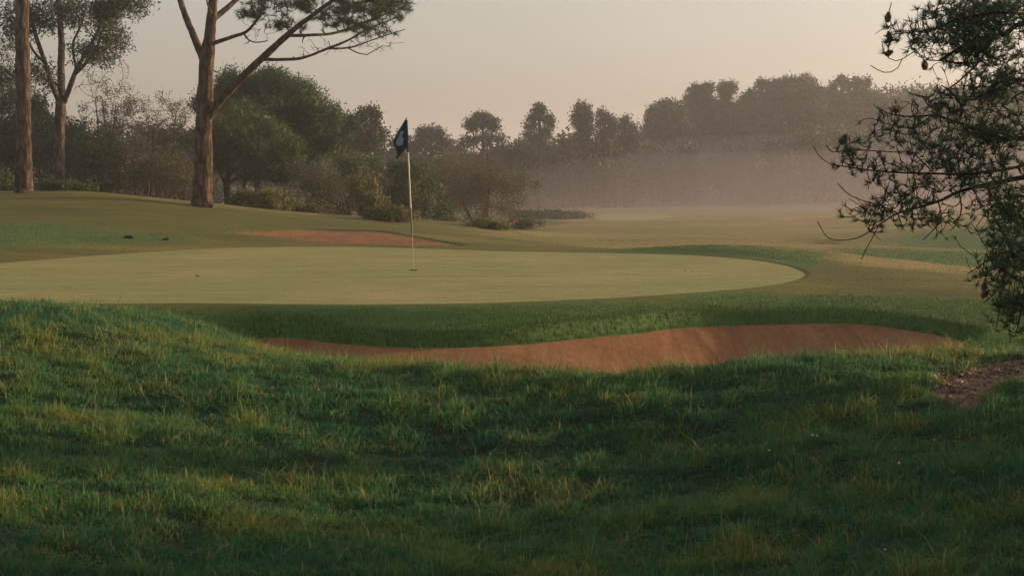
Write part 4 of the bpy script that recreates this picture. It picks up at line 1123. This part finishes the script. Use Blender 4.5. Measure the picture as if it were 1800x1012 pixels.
# ------------------------------------------------------------------ flagstick and hole
def flag():
    hx, hy = on_plane(727, 475, 0.0)
    hz = float(height(hx, hy))
    base = np.array([hx, hy, hz])
    top = at(714.5, 207, hy)
    root = prop(empty('flagstick', base), 'black and white golf flagstick with a limp navy flag in the green', 'golf flag')
    P = lambda t: base + (top - base) * t
    white = plain('white_stick_paint', (.50, .43, .36), .35, .5, 30, .06); black = plain('black_stick_paint', (.02, .02, .022), .4, .5, 30, .2); grey = plain('grey_stick_metal', (.30, .28, .25), .4, .5, 30, .1)
    navy = plain('navy_cloth', (.012, .022, .042), .8, .2, 25, .25); pale = plain('pale_blue_print', (.16, .24, .33), .8, .2, 60, .35)
    def rod(name, t0, t1, r0, r1, m, o=root):
        V, F4 = tubes(np.array([[P(t0), P((t0 + t1) / 2), P(t1)]]), np.array([[r0, (r0 + r1) / 2, r1]]), 12)
        g = Geo().add(V, [F4]); nV = len(V)
        g.add([P(t1) + (V[i] - P(t1)) for i in range(nV - 12, nV)] + [P(t1)], [[[i, (i + 1) % 12, 12] for i in range(12)]])
        g.build(name, m, o, base, True)
    rod('lower_pole', -.02, .232, .0055, .0055, grey)
    rod('black_band', .232, .405, .0108, .0108, black)
    rod('upper_pole', .405, .99, .0105, .0095, white)
    rod('cap', .99, 1.0, .012, .008, black)
    # sleeve that holds the cloth, then the cloth hanging in folds
    rod('flag_sleeve', .775, .985, .0145, .0140, navy)
    nu, nv = 22, 26
    G = np.zeros((nv, nu, 3))
    px_out = np.array([[714, 208], [704, 224], [696, 237], [691, 249], [692.5, 257], [697, 264], [699, 270], [695.5, 279]])
    px_in = np.array([[714.3, 208], [714.8, 217], [715.4, 226], [716, 236], [716.4, 245], [717, 254], [713, 262], [698, 279]])
    s = np.linspace(0, 1, nv)
    def along(A): return np.stack([np.interp(s, np.linspace(0, 1, len(A)), A[:, k]) for k in (0, 1)], 1)
    o_, i_ = along(px_out), along(px_in)
    for a in range(nv):
        for c in range(nu):
            u = c / (nu - 1)
            q = i_[a] * (1 - u) + o_[a] * u
            dep = .045 * math.sin(u * 7.5 + s[a] * 3.0) * u * (1 - .3 * s[a]) + .05 * u
            G[a, c] = at(q[0], q[1], hy + dep)
    idx = np.arange(nu * nv).reshape(nv, nu)
    Q4 = np.stack([idx[:-1, :-1], idx[:-1, 1:], idx[1:, 1:], idx[1:, :-1]], -1).reshape(-1, 4)
    cloth = Geo().add(G.reshape(-1, 3), [Q4]).build('flag_cloth', navy, root, base, True)
    sm = cloth.modifiers.new('thickness', 'SOLIDIFY'); sm.thickness = .004; sm.offset = 0
    # the pale printed emblem lies on the cloth
    sel = []
    for a in range(nv - 1):
        for c in range(nu - 1):
            u = (c + .5) / (nu - 1); v = (a + .5) / (nv - 1)
            e1 = ((u - .56) / .27)**2 + ((v - .52) / .13)**2; e2 = ((u - .46) / .17)**2 + ((v - .34) / .07)**2
            if e1 < 1 or e2 < 1: sel.append([idx[a, c], idx[a, c + 1], idx[a + 1, c + 1], idx[a + 1, c]])
    g2 = G.copy(); g2[:, :, 1] -= .006
    Geo().add(g2.reshape(-1, 3), [sel]).build('emblem', pale, cloth, base, True)
    # the cup: a flat near-black disc painted as the shade inside it
    hole = prop(empty('golf_hole', base), 'small dark cup at the foot of the flagstick', 'golf hole')
    a = np.linspace(0, 2 * PI, 24, endpoint=False)
    rim = np.column_stack([np.cos(a), np.sin(a), np.zeros(24)])
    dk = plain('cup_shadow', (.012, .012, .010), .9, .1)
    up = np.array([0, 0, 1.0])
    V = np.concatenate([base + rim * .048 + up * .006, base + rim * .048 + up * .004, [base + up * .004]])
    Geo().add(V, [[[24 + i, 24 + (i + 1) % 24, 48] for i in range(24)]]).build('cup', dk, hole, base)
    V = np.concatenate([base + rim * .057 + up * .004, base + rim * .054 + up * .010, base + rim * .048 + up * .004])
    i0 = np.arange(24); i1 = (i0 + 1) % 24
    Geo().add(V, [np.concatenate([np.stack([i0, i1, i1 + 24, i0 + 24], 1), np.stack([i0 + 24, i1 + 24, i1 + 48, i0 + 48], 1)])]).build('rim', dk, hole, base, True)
flag()

# ------------------------------------------------------------------ small things on the turf
def drop(px, py, guess):
    d = guess
    for _ in range(30):
        p = at(px, py, d); gz = float(height(p[0], p[1]))
        d += (p[2] - gz) / max((CAM_Z - p[2]) / d, .02) * .6
    p = at(px, py, d); p[2] = float(height(p[0], p[1]))
    return p

clod_m = plain('dark_clod', (.022, .020, .014), .95, .1, 30, .5)
leaf_m = plain('dead_leaf', (.030, .020, .014), .8, .2, 30, .4)
flower_m = plain('white_petals', (.62, .62, .58), .7, .2, 50, .1)

def clod(px, py, guess, size, label, seed):
    r = np.random.default_rng(seed)
    p = drop(px, py, guess)
    u = unit(60, r)
    c = p + u * np.array([size, size * .5, size * .32]) * r.uniform(.4, 1, (60, 1)) + [0, 0, size * .18]
    g = Geo().add(*leaf_cards(c, 7, size * .12, size * .45, size * .16, r))
    o = g.build('grass_clod', clod_m, None, p); o.location = Vector(p.tolist())
    prop(o, label, 'clod')
clod(226, 413, 31, .085, 'dark torn turf clod on the slope below the left pine trunk', 1)
clod(291, 413, 31.5, .06, 'flatter dark clod right of the bigger one on the slope', 2)
def leaf(px, py, guess, size, label, seed):
    r = np.random.default_rng(seed)
    p = drop(px, py, guess)
    n = 9
    a = np.linspace(0, 1, n); w = np.sin(PI * a) * size * .32
    ang = r.uniform(0, PI); dx = np.array([math.cos(ang), math.sin(ang), 0]); sd = np.array([-dx[1], dx[0], .55])
    cx = p + dx * ((a - .5) * size)[:, None] + np.array([0, 0, 1]) * (.012 + .35 * size * (a - .5)**2)[:, None]
    V = np.concatenate([cx + sd * w[:, None], cx - sd * w[:, None] * [1, 1, -1], cx])
    i = np.arange(n - 1)
    g = Geo().add(V, [np.concatenate([np.stack([i, i + 1, i + 1 + 2 * n, i + 2 * n], 1), np.stack([i + 2 * n, i + 1 + 2 * n, i + 1 + n, i + n], 1)])])
    o = g.build('fallen_leaf', leaf_m, None, p, True); o.location = Vector(p.tolist())
    prop(o, label, 'leaf', 'dead leaves on the green')
leaf(347, 487, 23, .07, 'single dark leaf lying left of the hole on the green', 3)
leaf(1203, 478, 23, .045, 'left one of two dark specks of leaf right of the hole', 4)
leaf(1217, 479, 23, .04, 'right one of two dark specks of leaf right of the hole', 5)

def flowers():
    fx = [(1428, 771), (1436, 772), (1529, 836), (1536, 833), (1543, 832), (1580, 822), (1352, 798), (1395, 912), (1528, 867), (1552, 874), (1642, 780), (560, 689), (1555, 978), (1269, 875), (641, 783)]
    proto = None
    for k, (px, py) in enumerate(fx):
        p = drop(px, py + 12, 8.5)
        if proto is None:
            g = Geo()
            for i in range(9):
                a = 2 * PI * i / 9
                d = np.array([math.cos(a), math.sin(a), .12]); s = np.array([-d[1], d[0], 0])
                g.add([d * .002, d * .007 + s * .0028, d * .0105, d * .007 - s * .0028], [[[0, 1, 2, 3]]])
            V, F4 = tubes(np.array([[(0, 0, -.075), (.003, 0, -.04), (0, 0, 0)]]), np.array([[.0008, .0008, .0008]]), 4)
            nq = 9
            g.add(V, [F4])
            proto = o = g.build('small_flower', flower_m)
            o.data.materials.append(M['blade'])
            for f in o.data.polygons[nq:]: f.material_index = 1
        else:
            o = proto.copy(); COL.objects.link(o)
        o.location = Vector((p + [0, 0, .055]).tolist())
        o.scale = (.62, .62, .8); o.rotation_euler = (R(35 + 20 * math.sin(k * 3)), 0, k * 1.1)
        prop(o, 'tiny white flower dotted in the shaded foreground grass', 'flower', 'white flowers in the foreground grass')
flowers()

# ------------------------------------------------------------------ trees outside the picture that shade the foreground
def shade_trees():
    proto = None
    spots = [(9.8, 8.6, 1.0), (13, 6.0, 1.2), (17, 9.5, 1.1), (16, 3.0, 1.3), (23, 7.5, 1.5), (31, 13.0, 1.3), (7.5, 4.2, 1.1), (9, 0.0, 1.3), (4.5, -3.5, 1.2), (44, 20, 1.0), (18.5, 11.6, 1.0), (14, 10.8, .95), (21, 13.4, 1.0), (29, 16.4, 1.05), (4.8, 4.9, 1.1), (4.4, 1.2, 1.1)]
    for k, (x, y, s) in enumerate(spots):
        b = np.array([x, y, float(height(x, y)) - .05])
        if proto is None:
            r = np.random.default_rng(900)
            root = empty('shade_pine', b)
            pts = np.array([(0, 0, 0), (.05, 0, 1.5), (0, .05, 3), (.05, 0, 4.6)], float)
            S, Q = wood([(pts, np.array([.2, .16, .12, .05]))], ['trunk'], M['pine_bark'], root, (0, 0, 0))
            tg = np.concatenate([blob_points((0, 0, 3.4), (2.1, 2.1, 2.0), 420, r, .4), blob_points((0, 0, 1.3), (1.7, 1.7, 1.0), 200, r, .45)])
            P, Rr = attach(S, Q, tg, r, rmax=.04, tip=.006)
            V, F4 = tubes(P, Rr, 3); Geo().add(V, [F4]).build('twig_sprays', M['twig'], root)
            Geo().add(*leaf_cards(P[:, -1], 30, .18, .2, .07, r)).build('foliage', M['pine'], root)
            proto = root
        else:
            root = copy_tree(proto)
        root.location = Vector(b.tolist()); root.scale = (s, s, s); root.rotation_euler = (0, 0, k * 1.7)
        prop(root, 'leafy pine beside the foreground outside the right of the picture', 'pine tree', 'shading pines right of the foreground')
shade_trees()

# ------------------------------------------------------------------ air: thin haze everywhere and a low bank of mist at the wood
def vol_mat(name, col, dens, aniso):
    m = bpy.data.materials.new(name); m.use_nodes = True
    n, l = m.node_tree.nodes, m.node_tree.links
    n.remove(n['Principled BSDF'])
    v = n.new('ShaderNodeVolumePrincipled')
    v.inputs['Color'].default_value = (*col, 1); v.inputs['Density'].default_value = dens; v.inputs['Anisotropy'].default_value = aniso
    l.new(v.outputs[0], n['Material Output'].inputs['Volume'])
    return m
def box(name, lo, hi, mat):
    (x0, y0, z0), (x1, y1, z1) = lo, hi
    V = [(x, y, z) for z in (z0, z1) for y in (y0, y1) for x in (x0, x1)]
    Q4 = [(0, 2, 3, 1), (4, 5, 7, 6), (0, 1, 5, 4), (2, 6, 7, 3), (0, 4, 6, 2), (1, 3, 7, 5)]
    o = Geo().add(V, [Q4]).build(name, mat)
    return prop(o, kind='stuff')
box('haze', (-1120, -1120, -6), (1120, 1120, 24), vol_mat('haze_air', (.95, .91, .93), .0013, .65))

def mist():
    nx, ny = 70, 60
    xs = np.linspace(-32, 160, nx); ys = np.linspace(56, 230, ny)
    X, Y = np.meshgrid(xs, ys)
    top = np.interp(Y, [56, 72, 146, 185, 230], [-2.4, -.7, 3.3, 4.4, 5.0]) + .45 * wave(X, Y, 61, .01, .05) * sstep(62, 120, Y) + .046 * np.clip(X, 0, 60) * sstep(75, 150, Y)
    edge = sstep(-32, 12, X) * sstep(160, 130, X) * sstep(230, 215, Y)
    top = -2.6 + (top + 2.6) * np.clip(edge, .02, 1)
    V = np.concatenate([np.stack([X, Y, top], -1).reshape(-1, 3), np.stack([X, Y, np.full_like(X, -3.0)], -1).reshape(-1, 3)])
    i = np.arange(nx * ny).reshape(ny, nx)
    q = lambda a: np.stack([a[:-1, :-1], a[:-1, 1:], a[1:, 1:], a[1:, :-1]], -1).reshape(-1, 4)
    fs = [q(i), q(i + nx * ny)[:, ::-1]]
    ring = np.concatenate([i[0, :-1], i[:-1, -1], i[-1, :0:-1], i[:0:-1, 0]])
    nxt = np.roll(ring, -1)
    fs.append(np.stack([ring, ring + nx * ny, nxt + nx * ny, nxt], 1))
    o = Geo().add(V, [np.concatenate(fs)]).build('mist', vol_mat('mist_air', (.57, .50, .53), .0165, .75))
    prop(o, kind='stuff')
mist()
